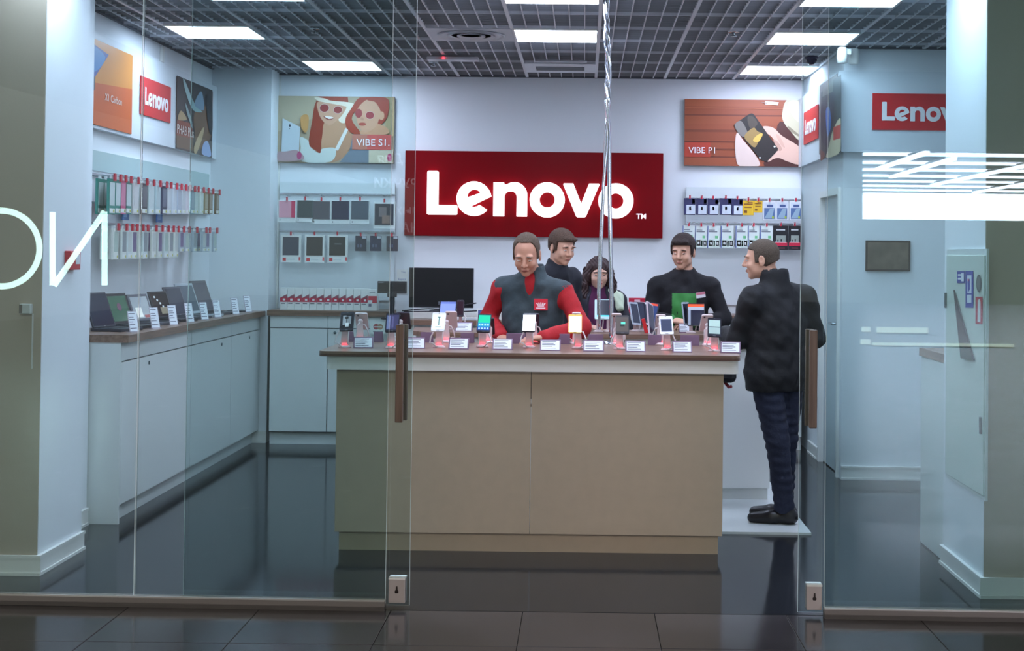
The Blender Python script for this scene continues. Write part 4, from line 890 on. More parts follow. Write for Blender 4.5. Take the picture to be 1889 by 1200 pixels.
# red and white box behind
a=PY(1160,549,12.4); b=PY(1212,572,12.4)
t=thing('tent_card','red tent card with white print standing on the desk behind the woman','card',((a[0]+b[0])/2,12.4,1.13)); w=(b[0]-a[0])/2
MB().box((-w,0,0),(w,.05,a[2]-1.13),M((200,36,66),.4),bev=.002).obj('card',t); MB().box((-w*.6,-.001,(a[2]-1.13)*.72),(-w*.2,0,(a[2]-1.13)*.9),M((226,190,200),.4)).box((0,-.001,(a[2]-1.13)*.6),(w*.7,0,(a[2]-1.13)*.68),M((226,150,160),.4)).obj('print',t)
# chrome hanging rods / cables
CHM=M((205,208,216),.12,metal=1)
t=thing('hanging_rods','pair of twisted chrome rods hanging from the ceiling down to the counter','rods',(.13,8.95,1.09)); o=Vector(t.location)
def rod(pp,r):
    pts=[Vector(PY(x,y,8.95))-o for x,y in pp]
    return MB().tube(smooth3(pts),r,CHM,10)
def clampz(m,zmin):
    m.v=[(v[0],v[1],max(v[2],zmin)) for v in m.v]; return m
def twist(ph,x0=1122.5,amp=3.4):
    pp=[]
    for y in range(-60,200,14):
        a=y/200*2*math.pi*1.5+ph; pp.append((1119+ (y/200.)*3.2+amp*math.cos(a),y,amp*math.sin(a)))
    return pp
def rod3(pp,tail,r):
    pts=[Vector(PY(x,y,8.95+z/2728*8.95))-o for x,y,z in pp]+[Vector(PY(x,y,8.95))-o for x,y in tail]
    pts[0].z=CH-o.z+.2; return MB().tube(smooth3(pts),r,CHM,10)
rod3(twist(0),[(1123,240),(1124,290),(1124,340),(1125.5,420),(1127,500),(1128,560),(1127,622)],.0125).obj('rod',t)
rod3(twist(2.1),[(1120,240),(1117.5,290),(1113.5,340),(1110,430),(1107,500),(1105,550),(1106,607)],.0095).obj('rod',t)
rod3(twist(4.2),[(1118,225),(1115.5,270),(1115,300),(1113,345),(1109,400),(1105,480),(1102.5,553)],.006).obj('rod',t)
MB().lathe([(.05,0),(.05,.008),(.02,.02)],CHM,c=(.02,0,0),n=20).obj('foot',t)
# wall devices
p=PX(112,463,-2.713); q=PX(143,495,-2.713)
t=thing('fire_alarm_button','red fire alarm call point on the side of the left pillar','alarm button',(-2.713,(p[1]+q[1])/2,1.57))
MB().box((0,-.075,-.05),(.035,.075,.05),M((190,24,44),.4),bev=.004).obj('housing',t); MB().box((.035,.0,-.02),(.0375,.055,.03),M((210,214,220),.4)).obj('plate',t)
p=PY(50,569,7.40)
t=thing('door_sensor','small white sensor box on the front of the left pillar','sensor',(p[0],7.403,p[2])); MB().box((-.028,-.035,-.025),(.028,0,.025),M((186,190,186),.4),bev=.004).obj('housing',t); MB().box((-.0285,-.034,-.022),(-.012,-.0355,.022),M((110,104,98),.5)).obj('lens',t)
MB().box((-.0+.026,-.006,-.30),(.032,0,-.025),M((206,206,204),.5)).obj('conduit',t)
# tablet frame on stockroom front
a=PY(1597,443,10.88); b=PY(1679,500,10.88); w=(b[0]-a[0])/2; h=(a[2]-b[2])/2
t=thing('framed_notice','small dark-framed brown notice on the stockroom front wall','frame',((a[0]+b[0])/2,10.895,(a[2]+b[2])/2))
MB().box((-w,-.02,-h),(w,0,h),M((60,44,44),.4),bev=.003).obj('frame',t); MB().box((-w+.014,-.0215,-h+.014),(w-.014,-.02,h-.014),M((110,96,84),.3,var=.25,scale=12)).obj('sheet',t)
# electric cabinet door on the right pier
t=thing('electrical_panel','pale green metal panel door with stickers on the side of the right pillar','electrical panel',(1.944,7.56,1.1)); o=Vector(t.location)
def onp(px,py): p=PX(px,py,1.93); return p
y0=onp(1818,700)[1]; y1=onp(1746,700)[1]; zt=onp(1782,470)[2]; zb=onp(1782,895)[2]
MB().box((1.925-o.x,y0+.015-o.y,zb-o.z),(0,y1-o.y,zt-o.z),M((196,208,198),.4),bev=.003).obj('door',t)
MB().box((1.932-o.x,y0-o.y,zb-.02-o.z),(0,y1+.015-o.y,zt+.03-o.z),M((206,214,212),.4)).obj('frame',t)
lk=MB(); lk.box((-.028,.04+y0-o.y,-.31),(-.018,.06+y0-o.y,-.23),M((60,66,70),.4)); lk.obj('latch',t)
hg=MB(); hg.box((-.028,y1-o.y-.015,.02+.25),(-.012,y1-o.y+.003,.10+.25),M((90,100,104),.4)); hg.obj('hinge',t)
def stk(name,poly,cols):
    n=Vector((-1,0,0)); L=[(c,q) for c,q in cols]
    ob=print_obj(name,L,lambda x,y:tuple(Vector(PX(x,y,1.9235))-o),n,t); return ob
S6=lambda L:[(1720+x/3.75,380+y/3.75) for x,y in L]
stk('sticker',None,[((60,70,160),S6(R_(172,450,225,532))),((220,226,236),S6(R_(178,470,205,482))),((220,226,236),S6(R_(178,495,205,508))),((220,226,236),S6(R_(202,462,220,520)))])
stk('sticker',None,[((56,64,160),S6(R_(230,448,284,702))),((214,222,236),S6(R_(242,478,272,602))),((214,222,236),S6(R_(242,612,272,668))),((56,64,160),S6([(246,520),(262,500),(262,575),(248,600)])),((180,50,70),S6(ell(252,510,5,10)))])
stk('sticker',None,[((84,88,92),S6(ell(322,534,18,62))),((110,114,116),S6(ell(322,534,12,45)))])
stk('sticker',None,[((186,50,72),S6(R_(299,626,348,815))),((226,222,222),S6([(316,650),(328,640),(334,660),(334,800),(314,800)]))])
t=thing('dark_wedge','narrow dark wedge-shaped board leaning against the panel door of the right pillar','board',(1.90,7.5,1.0)); o=Vector(t.location)  # thin dark wedge shape laid over the panel door
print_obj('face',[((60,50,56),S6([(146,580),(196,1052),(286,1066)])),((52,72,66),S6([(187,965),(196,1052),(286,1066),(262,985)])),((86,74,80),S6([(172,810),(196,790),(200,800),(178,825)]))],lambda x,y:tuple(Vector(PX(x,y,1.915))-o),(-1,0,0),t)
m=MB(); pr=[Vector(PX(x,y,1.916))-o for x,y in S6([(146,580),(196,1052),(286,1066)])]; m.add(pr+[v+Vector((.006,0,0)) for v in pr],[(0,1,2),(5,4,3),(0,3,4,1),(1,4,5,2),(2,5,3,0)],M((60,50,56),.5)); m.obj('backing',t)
# hall behind the viewer: added fill panels; lamps, sign and lit shelves that the glass reflects
def mirror(p):
    n=Vector((.02,1,0)).normalized(); p=Vector(p); p0=Vector((0,6.757,0)); return p-2*(p-p0).dot(n)*n
TUBE=M((240,236,255),.5,emit=14)
HL=bpy.data.materials.new('hall_fill_glow'); HL.use_nodes=True; _b=HL.node_tree.nodes['Principled BSDF']
_b.inputs['Emission Color'].default_value=HALL_COL+(1,); _b.inputs['Emission Strength'].default_value=HALL_STRENGTH
for i,(x,y) in enumerate(((-6,-1.5),(-1.5,-1.5),(3,-1.5),(-6,-5.2),(-1.5,-5.2),(3,-5.2))):  # unseen panels added to brighten the counter front and the piers
    t=thing('hall_fill_light','warm ceiling lamp panel of the hall, %s from the left in the %s row'%(ORD[i%3],('near','far')[i//3]),'ceiling light',(x,y,5.12),group='warm lamp panels of the hall')
    MB().box((-1.2,-.6,.0),(1.2,.6,.03),HL).obj('diffuser',t); MB().box((-1.23,-.63,.03),(1.23,.63,.08),WHITE).obj('housing',t)
hall=tag(MB().box((-14,-64,5.2),(40,6.6,5.4),M((120,116,112),.8)).obj('ceiling_hall'),kind='structure')
hr=random.Random(5)
for i in range(20):
    d=27+2.4*i; xs_=1.09+(1578-1066)/2728*d if False else (1580-1066)/2728*d
    z=H+1.85
    x0,x1=xs_,xs_+7+.35*d
    a=mirror((x0,d,z)); b=mirror((x1,d,z))
    t=thing('tube_light','long white light line under the hall ceiling, %s row from the shop front'%ORD[i],'ceiling light',a,math.atan2((b-a).y,(b-a).x),'light lines of the hall behind the viewer')
    MB().box((0,-.09 if i>7 else -.04,0),((b-a).length,.09 if i>7 else .04,.09 if i>7 else .05),TUBE).obj('tube',t); MB().box((0,-.06,.06),((b-a).length,.06,.1),WHITE).obj('housing',t)
for i,(d0,x0,d1,x1) in enumerate(((25.5,5.9,30.5,6.05),(27,6.75,33.5,6.95),(27.5,8.6,37,8.7),(34,10.6,41,10.8))):
    a=mirror((x0,d0,H+1.78)); b=mirror((x1,d1,H+1.78)); v=b-a
    t=thing('tube_light','slanting white light line under the hall ceiling, %s of four'%ORD[i],'ceiling light',a,math.atan2(v.y,v.x),'light lines of the hall behind the viewer')
    MB().box((0,-.05,0),(v.length,.05,.06),TUBE).obj('tube',t); MB().box((0,-.06,.06),(v.length,.06,.1),WHITE).obj('housing',t)
NEON=M((224,255,246),.4,emit=15)
D=24; n0=mirror(PY(100,460,D)); t=thing('neon_sign','large white neon lettering across the hall','sign',n0); o=Vector(n0)
def neon(pp,r=.043): return MB().tube([Vector(mirror(PY(x,y,D)))-o for x,y in pp],r*1.15,NEON,8)
neon([(200+0,528),(193,390)][::-1][:1]+[(194,528)] if False else [(193,526),(193,390)]).obj('letter_stroke',t); neon([(193,390),(100,526)]).obj('letter_stroke',t); neon([(97,526),(97,391)]).obj('letter_stroke',t)
neon([(6+71*math.cos(a)-4,458+70*math.sin(a)) for a in np.linspace(-math.pi*.98,math.pi*.98,40)]).obj('letter',t)
SH=M((250,250,236),.5,emit=3)
for i,(x0,x1,y,d,hh) in enumerate(((1590,1606,607,19,.03),(1618,1712,608,19,.035),(1588,1606,630,19,.03),(1610,1870,634,19,.018))):
    a=mirror(PY(x0,y,d)); b=mirror(PY(x1,y,d)); v=b-a
    t=thing('shelf_light','lit shelf edge across the hall, %s'%ORD[i],'shelf light',a,math.atan2(v.y,v.x),'lit shelf edges across the hall')
    MB().box((0,-.02,-hh),(v.length,.02,hh),SH).obj('strip',t); MB().box((0,-.03,-hh-.02),(v.length,.03,-hh),WHITE).obj('shelf',t)
LT=M((220,214,224),.5,emit=1.1)
for tx,px,py in (('РУЧКИ',770,346),('Для',742,300),('ных',772,395),('НА',772,428)):
    p=PY(px,py,20); q=mirror(p)
    T=frame(q,(-1,.02,0),(0,0,1)); t=thing('shop_lettering','white lettering of the shop across the hall: '+{'РУЧКИ':'second line','Для':'top line','ных':'third line','НА':'bottom line'}[tx],'lettering',T=T)
    text_obj('letters',tx,.13,LT,Matrix.Rotation(0,4,'X'),t,depth=.004,align='LEFT',bold=.003)
# ================================================================== PEOPLE (signed distance fields turned into continuous meshes)
class Sdf:
    def __init__(s,lo,hi,v):
        s.lo=np.array(lo,float); s.v=v; s.n=[int((hi[i]-lo[i])/v)+2 for i in range(3)]
        s.a=np.full(s.n,.25,np.float32)
        s.ax=[(s.lo[i]+v*np.arange(s.n[i])).astype(np.float32) for i in range(3)]
    def win(s,lo,hi,m):
        sl=[];
        for i in range(3):
            a=max(0,int((lo[i]-m-s.lo[i])/s.v)); b=min(s.n[i],int((hi[i]+m-s.lo[i])/s.v)+2)
            if b<=a: return None
            sl.append(slice(a,b))
        X=s.ax[0][sl[0]][:,None,None]; Y=s.ax[1][sl[1]][None,:,None]; Z=s.ax[2][sl[2]][None,None,:]
        return tuple(sl),X,Y,Z
    def _put(s,sl,d,k,mode):
        a=s.a[sl]
        if mode=='add':
            h=np.clip(.5+.5*(a-d)/k,0,1); s.a[sl]=a*(1-h)+d*h-k*h*(1-h)
        else:
            d=-d; h=np.clip(.5-.5*(a-d)/k,0,1); s.a[sl]=a*(1-h)+d*h+k*h*(1-h)
    def cap(s,p,q,ra,rb,k=.02,mode='add',flat=None):
        p=np.array(p,float); q=np.array(q,float); R=max(ra,rb)
        w=s.win(np.minimum(p,q)-R,np.maximum(p,q)+R,k+.03)
        if w is None: return s
        sl,X,Y,Z=w; d=q-p; L=float(d@d)+1e-9
        t=np.clip(((X-p[0])*d[0]+(Y-p[1])*d[1]+(Z-p[2])*d[2])/L,0,1)
        dx,dy,dz=X-p[0]-t*d[0],Y-p[1]-t*d[1],Z-p[2]-t*d[2]
        if flat: # squash along a unit direction
            n,f=flat; c=dx*n[0]+dy*n[1]+dz*n[2]; g=(1/f-1); dx=dx+c*g*n[0]; dy=dy+c*g*n[1]; dz=dz+c*g*n[2]
        D=np.sqrt(dx*dx+dy*dy+dz*dz)-(ra+(rb-ra)*t)
        s._put(sl,D.astype(np.float32),k,mode); return s
    def ell(s,c,r,k=.02,mode='add',R=None):
        m=max(r); w=s.win([c[i]-m for i in range(3)],[c[i]+m for i in range(3)],k+.03)
        if w is None: return s
        sl,X,Y,Z=w; x,y,z=X-c[0],Y-c[1],Z-c[2]
        if R is not None:
            R=np.array(R); x,y,z=(R[0,0]*x+R[1,0]*y+R[2,0]*z, R[0,1]*x+R[1,1]*y+R[2,1]*z, R[0,2]*x+R[1,2]*y+R[2,2]*z)
        k0=np.sqrt((x/r[0])**2+(y/r[1])**2+(z/r[2])**2); k1=np.sqrt((x/r[0]**2)**2+(y/r[1]**2)**2+(z/r[2]**2)**2)+1e-9
        s._put(sl,(k0*(k0-1)/k1).astype(np.float32),k,mode); return s
    def cut(s,pt,n,k=.006):   # keep the side n points away from
        X,Y,Z=s.ax[0][:,None,None],s.ax[1][None,:,None],s.ax[2][None,None,:]
        d=((X-pt[0])*n[0]+(Y-pt[1])*n[1]+(Z-pt[2])*n[2]).astype(np.float32); s.a=np.maximum(s.a,d); return s
    def ripple(s,amp,fn):
        X,Y,Z=s.ax[0][:,None,None],s.ax[1][None,:,None],s.ax[2][None,None,:]; s.a=s.a+(amp*fn(X,Y,Z)).astype(np.float32); return s
    def mesh(s,name,mats,matfn=None):
        v=s.a; neg=v<0
        n0,n1,n2=v.shape
        c=[v[i:n0-1+i,j:n1-1+j,k:n2-1+k] for i in (0,1) for j in (0,1) for k in (0,1)]
        cn=[x<0 for x in c]; cnt=sum(x.astype(np.int8) for x in cn); act=(cnt>0)&(cnt<8)
        I=np.argwhere(act); 
        if len(I)==0: return bpy.data.meshes.new(name)
        vals=[x[act] for x in c]; P=np.zeros((len(I),3)); N=np.zeros(len(I))
        off=[(i,j,k) for i in (0,1) for j in (0,1) for k in (0,1)]
        for a in range(8):
            for b in range(a+1,8):
                if sum(abs(off[a][q]-off[b][q]) for q in range(3))!=1: continue
                va,vb=vals[a],vals[b]; m=(va<0)!=(vb<0); t=np.where(m,va/(va-vb+1e-12),0)
                for q in range(3): P[:,q]+=np.where(m,off[a][q]+(off[b][q]-off[a][q])*t,0)
                N+=m
        P=P/N[:,None]+I; P=P*s.v+s.lo
        idx=np.full(act.shape,-1,np.int64); idx[act]=np.arange(len(I))
        F_=[]
        for ax in range(3):
            sl0=[slice(1,-1)]*3; sl0[ax]=slice(0,-1); sl1=[slice(1,-1)]*3; sl1[ax]=slice(1,None)
            A=neg[tuple(sl0)]; B=neg[tuple(sl1)]; 
            E=np.argwhere(A!=B); 
            if len(E)==0: continue
            pos=A[tuple(E.T)]
            e=E.copy(); 
            for q in range(3):
                if q!=ax: e[:,q]+=1
            u,w=[q for q in range(3) if q!=ax]
            if ax==1: u,w=w,u
            def g(du,dw):
                f=e.copy(); f[:,u]-=du; f[:,w]-=dw; return idx[tuple(f.T)]
            q=np.stack([g(1,1),g(0,1),g(0,0),g(1,0)],1)
            q=np.where(pos[:,None],q,q[:,::-1]); F_.append(q)
        Fc=np.concatenate(F_); Fc=Fc[(Fc>=0).all(1)]
        me=bpy.data.meshes.new(name); nv=len(P); nf=len(Fc)
        me.vertices.add(nv); me.vertices.foreach_set('co',P.astype(np.float32).ravel())
        me.loops.add(nf*4); me.loops.foreach_set('vertex_index',Fc.astype(np.int32).ravel())
        me.polygons.add(nf); me.polygons.foreach_set('loop_start',(np.arange(nf)*4).astype(np.int32))
        me.polygons.foreach_set('use_smooth',np.ones(nf,bool))
        for m in mats: me.materials.append(m)
        if matfn is not None:
            C=P[Fc].mean(1); me.polygons.foreach_set('material_index',matfn(C).astype(np.int32))
        me.update(calc_edges=True); me.validate(); return me
def rotm(yaw,pitch,roll):
    return np.array(Matrix.Rotation(yaw,3,'Z')@Matrix.Rotation(pitch,3,'X')@Matrix.Rotation(roll,3,'Y'))
class Head:
    """head centre c, rotation R; face towards -Y before rotation; pitch>0 looks down"""
    def __init__(s,c,yaw=0,pitch=0,roll=0,sc=1.0,fem=False): s.c=np.array(c,float); s.R=rotm(yaw,pitch,roll); s.s=sc; s.f=fem
    def p(s,x,y,z): return s.c+s.R@(np.array([x,y,z])*s.s)
    def r(s,*r): return tuple(v*s.s for v in r)
    def skin(h,S):
        E=lambda c,r,k=.015,m='add': S.ell(h.p(*c),h.r(*r),k,m,h.R)
        C=lambda a,b,ra,rb,k=.012,m='add': S.cap(h.p(*a),h.p(*b),ra*h.s,rb*h.s,k,m)
        E((0,.014,.032),(.075,.094,.084)); E((0,-.028,-.02),(.062,.062,.082),.02)
        jw=.052 if h.f else .060
        E((0,-.022,-.062),(jw,.060,.046),.02); E((0,-.070,-.093),(.022,.018,.018),.02)
        for sx in (-1,1):
            E((sx*.036,-.066,-.030),(.024,.022,.022),.02); E((sx*.032,-.080,.026),(.022,.012,.009),.014)
            E((sx*.0315,-.098,.006),(.016,.012,.010),.012,'sub')
            E((sx*.077,.008,-.008),(.008,.019,.032),.006); E((sx*.083,.004,-.002),(.006,.009,.016),.004,'sub'); E((sx*.076,.004,-.036),(.007,.009,.010),.006)
        C((0,-.086,.018),(0,-.108,-.022),.0085,.0125,.010); 
        for sx in (-1,1): E((sx*.012,-.099,-.028),(.008,.010,.008),.006)
        E((0,-.089,-.0535),(.024,.010,.0055),.005); E((0,-.088,-.064),(.020,.010,.0065),.005); E((0,-.102,-.0585),(.022,.008,.0016),.003,'sub')
    def feats(h,parent,hairm,lipm,lidm):
        W=M((226,222,218),.3); IR=M((60,48,40),.2)
        def B(name,c,r,m,rot=0,n=10,k=6):
            mb=MB(); T=Matrix.Translation(h.p(*c))@Matrix(h.R.tolist()).to_4x4()@Matrix.Rotation(rot,4,'Y'); mb.ball((0,0,0),h.r(*r),m,n,k,T); return mb.obj(name,parent)
        for sx in (-1,1):
            B('eyelid',(sx*.0315,-.0785,.0080),(.0135,.0105,.0075),lidm)
            e=B('eye',(sx*.0315,-.0820,.0030),(.0115,.0102,.0040),W); mb=MB(); T=Matrix.Translation(h.p(sx*.0315,-.0905,.0020))@Matrix(h.R.tolist()).to_4x4(); mb.ball((0,0,0),h.r(.0060,.0025,.0032),IR,8,6,T); mb.obj('iris',e)
            B('eyebrow',(sx*.033,-.0925,.028),(.019,.0045,.0036),hairm,sx*.12)
        B('lips',(0,-.0965,-.0585),(.021,.0045,.0062),lipm)
def hairline(h,S,front,wide):
    X,Y,Z=S.ax[0][:,None,None]-h.c[0],S.ax[1][None,:,None]-h.c[1],S.ax[2][None,None,:]-h.c[2]; R=h.R
    x=(R[0,0]*X+R[1,0]*Y+R[2,0]*Z)/h.s; y=(R[0,1]*X+R[1,1]*Y+R[2,1]*Z)/h.s; z=(R[0,2]*X+R[1,2]*Y+R[2,2]*Z)/h.s
    d=np.maximum(y+.034,z-(front+.012-3.0*x*x-(.07-wide)*0))*h.s
    d=np.minimum(d,np.maximum(y-.000,z+.016)*h.s)
    S.a=np.maximum(S.a,(-d).astype(np.float32))
def short_hair(h,S,front=.055,thick=.010,back=-.05,wide=.070,temple=.0):
    # cap of hair: skull shell minus the face
    S.ell(h.p(0,.014,.034),h.r(.075+thick,.094+thick,.084+thick),.006,'add',h.R)
    S.ell(h.p(0,.045,-.020),h.r(.058+thick*.6,.056+thick*.7,.050),.02,'add',h.R)
    for sx in (-1,1): S.ell(h.p(sx*(.066+thick*.3),-.022,.004),h.r(.008+thick*.4,.016,.026),.008,'add',h.R)
    # face opening
    hairline(h,S,front,wide)
    S.ell(h.p(0,-.10,-.06),h.r(.075,.085,.07),.008,'sub',h.R)
    for sx in (-1,1): S.ell(h.p(sx*.088,.006,-.006),h.r(.018,.020,.034),.004,'sub',h.R)
    S.cut(h.p(0,.03,back),h.R@np.array([0,.45,-1.0]))
def hand(S,w,d,n,side,curl=.5,sc=1.0):
    """w wrist, d finger direction, n palm normal, side +1/-1 thumb side"""
    w=np.array(w,float); d=np.array(d,float); d/=np.linalg.norm(d); n=np.array(n,float); n-=d*(n@d); n/=np.linalg.norm(n); t=np.cross(d,n)*side
    S.cap(w-d*.02,w+d*.02*sc,.025*sc,.027*sc,.01,flat=(n,.62))
    S.cap(w+d*.03+t*.016,w+d*.085+t*.022,.021*sc,.018*sc,.012,flat=(n,.6)); S.cap(w+d*.03-t*.016,w+d*.080-t*.024,.021*sc,.017*sc,.012,flat=(n,.6)); S.cap(w+d*.03,w+d*.086,.024*sc,.02*sc,.012,flat=(n,.6))
    for i,(o,l) in enumerate(((.030,.068),(.010,.077),(-.011,.071),(-.031,.056))):
        b=w+d*(.090-abs(i-1.2)*.004)+t*o; a=curl*.9; d1=d*math.cos(a)+n*math.sin(a); a2=curl*2.0; d2=d*math.cos(a2)+n*math.sin(a2)
        S.cap(b,b+d1*l*.5,.0092*sc,.0086*sc,.003); S.cap(b+d1*l*.5,b+d1*l*.5+d2*l*.5,.0086*sc,.0072*sc,.003)
    b=w+d*.028+t*.026; d1=(d*.62+t*.72+n*.28); d1/=np.linalg.norm(d1); d2=(d*.9+t*.25+n*.35); d2/=np.linalg.norm(d2)
    S.cap(b,b+d1*.036,.014*sc,.0115*sc,.008); S.cap(b+d1*.036,b+d1*.036+d2*.030,.0112*sc,.0085*sc,.003)
V=lambda *a: np.array(a,float)
def build_person(loc,rz,label,J,hd,skin,cloth,hair=None,hairm=None,lipm=None,hands={},voxb=.0058,lids=.4,browm=None):
    """J: joints in the figure's frame (metres, z from the floor)"""
    t=thing('person',label,'person',loc,rz)
    allp=[J[k] for k in J]; lo=np.min(allp,0)-.26; hi=np.max(allp,0)+.26; lo[2]=-.01; hi[2]=hd.c[2]+.2
    S=Sdf(lo,hi,voxb)
    hd.skin(S)
    S.cap(J['neck'],hd.p(0,.03,-.06),.056,.052,.02)
    S.cap(J['shL']*.85+J['neck']*.15-V(0,0,.055),J['shR']*.85+J['neck']*.15-V(0,0,.055),.048,.048,.03); S.cap(J['neck']-V(0,0,.03),J['neck'],.07,.056,.03)
    S.ell((J['chest']),(.15,.105,.17),.04); S.ell((J['pelvis']+J['chest'])/2,(.135,.095,.18),.04); S.ell(J['pelvis'],(.15,.10,.11),.04)
    for q in 'LR':
        S.cap(J['sh'+q]-V(0,0,.04),J['el'+q],.044,.038,.02); S.cap(J['el'+q],J['wr'+q],.038,.026,.012)
        S.cap(J['hip'+q],J['kn'+q],.078,.052,.03); S.cap(J['kn'+q],J['an'+q],.052,.036,.015); S.cap(J['an'+q]-V(0,0,.04),J['toe'+q]*.75+J['an'+q]*V(.25,.25,0)+V(0,0,.0),.022,.016,.02)
        if q in hands: hand(S,J['wr'+q],*hands[q])
        else: hand(S,J['wr'+q],J['wr'+q]-J['el'+q],V(0,1,.2),1 if q=='L' else -1,.35)
    b=link('body',S.mesh('body',[skin]),t)
    for nm,fn,mats,vx,*mf in cloth:
        S=Sdf(lo-.02,hi+.02,vx); fn(S,J,hd); link(nm,S.mesh(nm,mats,*(mf or [])),t)
    if hair is not None:
        c=hd.c; S=Sdf(c-.26 if hd.f else c-.17,c+(.2 if hd.f else .17),.0042); hair(hd,S); link('hair',S.mesh('hair',[hairm]),t)
    hd.feats(t,browm or hairm,lipm,skin)
    return t
def joints(h=1.75,**k):
    s=h/1.75
    J=dict(neck=V(0,.02,1.47),chest=V(0,.015,1.27),pelvis=V(0,.02,.97),shL=V(.175,.02,1.42),shR=V(-.175,.02,1.42),elL=V(.22,.05,1.13),elR=V(-.22,.05,1.13),wrL=V(.22,-.02,.89),wrR=V(-.22,-.02,.89),
      hipL=V(.09,.02,.93),hipR=V(-.09,.02,.93),knL=V(.095,-.01,.5),knR=V(-.095,-.01,.5),anL=V(.1,.03,.09),anR=V(-.1,.03,.09),toeL=V(.12,-.13,.035),toeR=V(-.12,-.13,.035))
    for n in J: J[n]=J[n]*s
    for n,v in k.items(): J[n]=V(*v)
    return J
SKIN=M((206,152,128),.5,bump=.03,scale=90); SKIN2=M((214,164,140),.5,bump=.03,scale=90); SKIN3=M((222,176,156),.5)
LIP=M((168,98,90),.45)
def pants(col=(30,36,52),r=1.0,vx=.009):
    m=M(col,.85,bump=.3,scale=60,var=.12)
    def fn(S,J,hd):
        S.ell(J['pelvis']-V(0,0,.01),(.172*r,.125*r,.12),.04)
        for q in 'LR':
            S.cap(J['hip'+q],J['kn'+q],.100*r,.074*r,.03); S.cap(J['kn'+q],J['an'+q]+V(0,0,.01),.072*r,.062*r,.02)
        S.ripple(.0035,lambda X,Y,Z:np.sin(Z*70+X*22+Y*15)*np.sin(Z*31+2)+.6*np.sin(Z*120+Y*40))
        S.cut((0,0,J['anL'][2]-.045),(0,0,-1))
    return ('trousers',fn,[m],vx)
def shoes(col=(22,20,24)):
    m=M(col,.35)
    def fn(S,J,hd):
        for q in 'LR':
            a,to=J['an'+q],J['toe'+q]; d=(to-a)*V(1,1,0); d/=np.linalg.norm(d)
            S.cap(a*V(1,1,0)-d*.045+V(0,0,.045),a*V(1,1,0)+d*.08+V(0,0,.042),.042,.040,.02); S.cap(a*V(1,1,0)+d*.08+V(0,0,.036),a*V(1,1,0)+d*.19+V(0,0,.030),.046,.032,.02)
            S.cap(a*V(1,1,0)-d*.03+V(0,0,.05),a+V(0,0,.02),.045,.05,.02)
        S.cut((0,0,.002),(0,0,-1))
    return ('shoes',fn,[m],.007)
def top(name,m,arms=True,r=1.0,hem=.93,collar=None,vx=.0085,ripple=.003,puff=0,sleeve_end=.93,mats=None,mf=None,belly=0,neckr=.07,open_neck=True,shin=.12):
    def fn(S,J,hd):
        c,p=J['chest'],J['pelvis']; nk=J['neck']
        a1,b1=J['shL']-V(0,0,.03),J['shR']-V(0,0,.03)
        S.cap(a1*(1-shin)+nk*shin*V(1,1,0)+V(0,0,a1[2])*shin,b1*(1-shin)+nk*shin*V(1,1,0)+V(0,0,b1[2])*shin,.062*r,.062*r,.05)
        for q in (a1,b1): S.cap(nk-V(0,0,.035),q*.85+(nk-V(0,0,.05))*.15+V(0,0,.008),.062*r,.052*r,.05)
        S.ell(c,(.178*r,.122*r,.19),.06); S.ell((c+p)/2-V(0,belly*.5,0),(.165*r,(.118+belly)*r,.22),.06)
        S.cap(V(p[0]-.06,p[1],p[2]),V(p[0]+.06,p[1],p[2]),.125*r,.125*r,.06); S.cap(V(p[0]-.07,p[1],hem+.06),V(p[0]+.07,p[1],hem+.06),.118*r,.118*r,.04)
        S.cap(J['neck']-V(0,0,.045),J['neck']-V(0,0,.015),.080*r,neckr,.04)
        if arms:
            for q in 'LR':
                w=J['el'+q]+(J['wr'+q]-J['el'+q])*sleeve_end
                S.cap(J['sh'+q]-V(0,0,.035),J['el'+q],.060*r,.054*r,.045); S.cap(J['el'+q],w,.057*r,.043*r,.02)
        if puff: S.ripple(puff,lambda X,Y,Z:-np.abs(np.sin(Z*math.pi/.105))+.4*np.sin(X*60+Z*30)*np.sin(Y*50))
        if ripple: S.ripple(ripple,lambda X,Y,Z:np.sin(Z*38+X*26+Y*18+2*np.sin(X*14))*np.sin(X*21-Z*12+Y*9)+.35*np.sin(Z*75-X*50+Y*30))
        if collar:
            z0,z1,rr=collar; n=J['neck']; S.cap(V(n[0],n[1]+.012,z0),V(n[0],n[1]+.012,z1),rr*1.12,rr,.02); S.cap(V(n[0],n[1]+.006,z1-.012),V(n[0],n[1]+.006,z1+.09),rr-.016,rr-.008,.004,'sub')
        elif open_neck: S.ell((J['neck'][0],J['neck'][1]-.01,J['neck'][2]+.035),(.066,.064,.05),.012,'sub')
        S.cut((0,0,hem),(0,0,-1))
    return (name,fn,mats or [m],vx)+((mf,) if mf else ())
# ---- customer in the black down jacket, seen from behind at the right of the counter
cz=PZ(1445,968,.014)
JK=M((18,19,24),.75,bump=.35,scale=30,var=.2)
CRZ=math.radians(-146); RW=np.array(Matrix.Rotation(-CRZ,3,'Z'))
w_=lambda x,y,z: tuple(RW@np.array([x,y,z]))
Jc=joints(1.72,neck=w_(-.055,.03,1.445),shL=w_(-.205,-.10,1.385),shR=w_(.155,.10,1.395),chest=w_(-.03,.02,1.21),pelvis=w_(-.035,.03,.93),elL=w_(-.275,.0,1.11),wrL=w_(-.33,.22,1.135),elR=w_(.215,.12,1.12),wrR=w_(.06,.33,1.13),
   hipL=w_(-.105,-.02,.88),hipR=w_(.05,.07,.88),knL=w_(-.03,-.05,.49),knR=w_(.035,.08,.49),anL=w_(.015,-.03,.10),anR=w_(.035,.14,.10),toeL=w_(-.18,.01,.04),toeR=w_(-.13,.22,.04))
hdc=Head(w_(-.125,.06,1.598),yaw=math.radians(44),pitch=.12,sc=1.03)
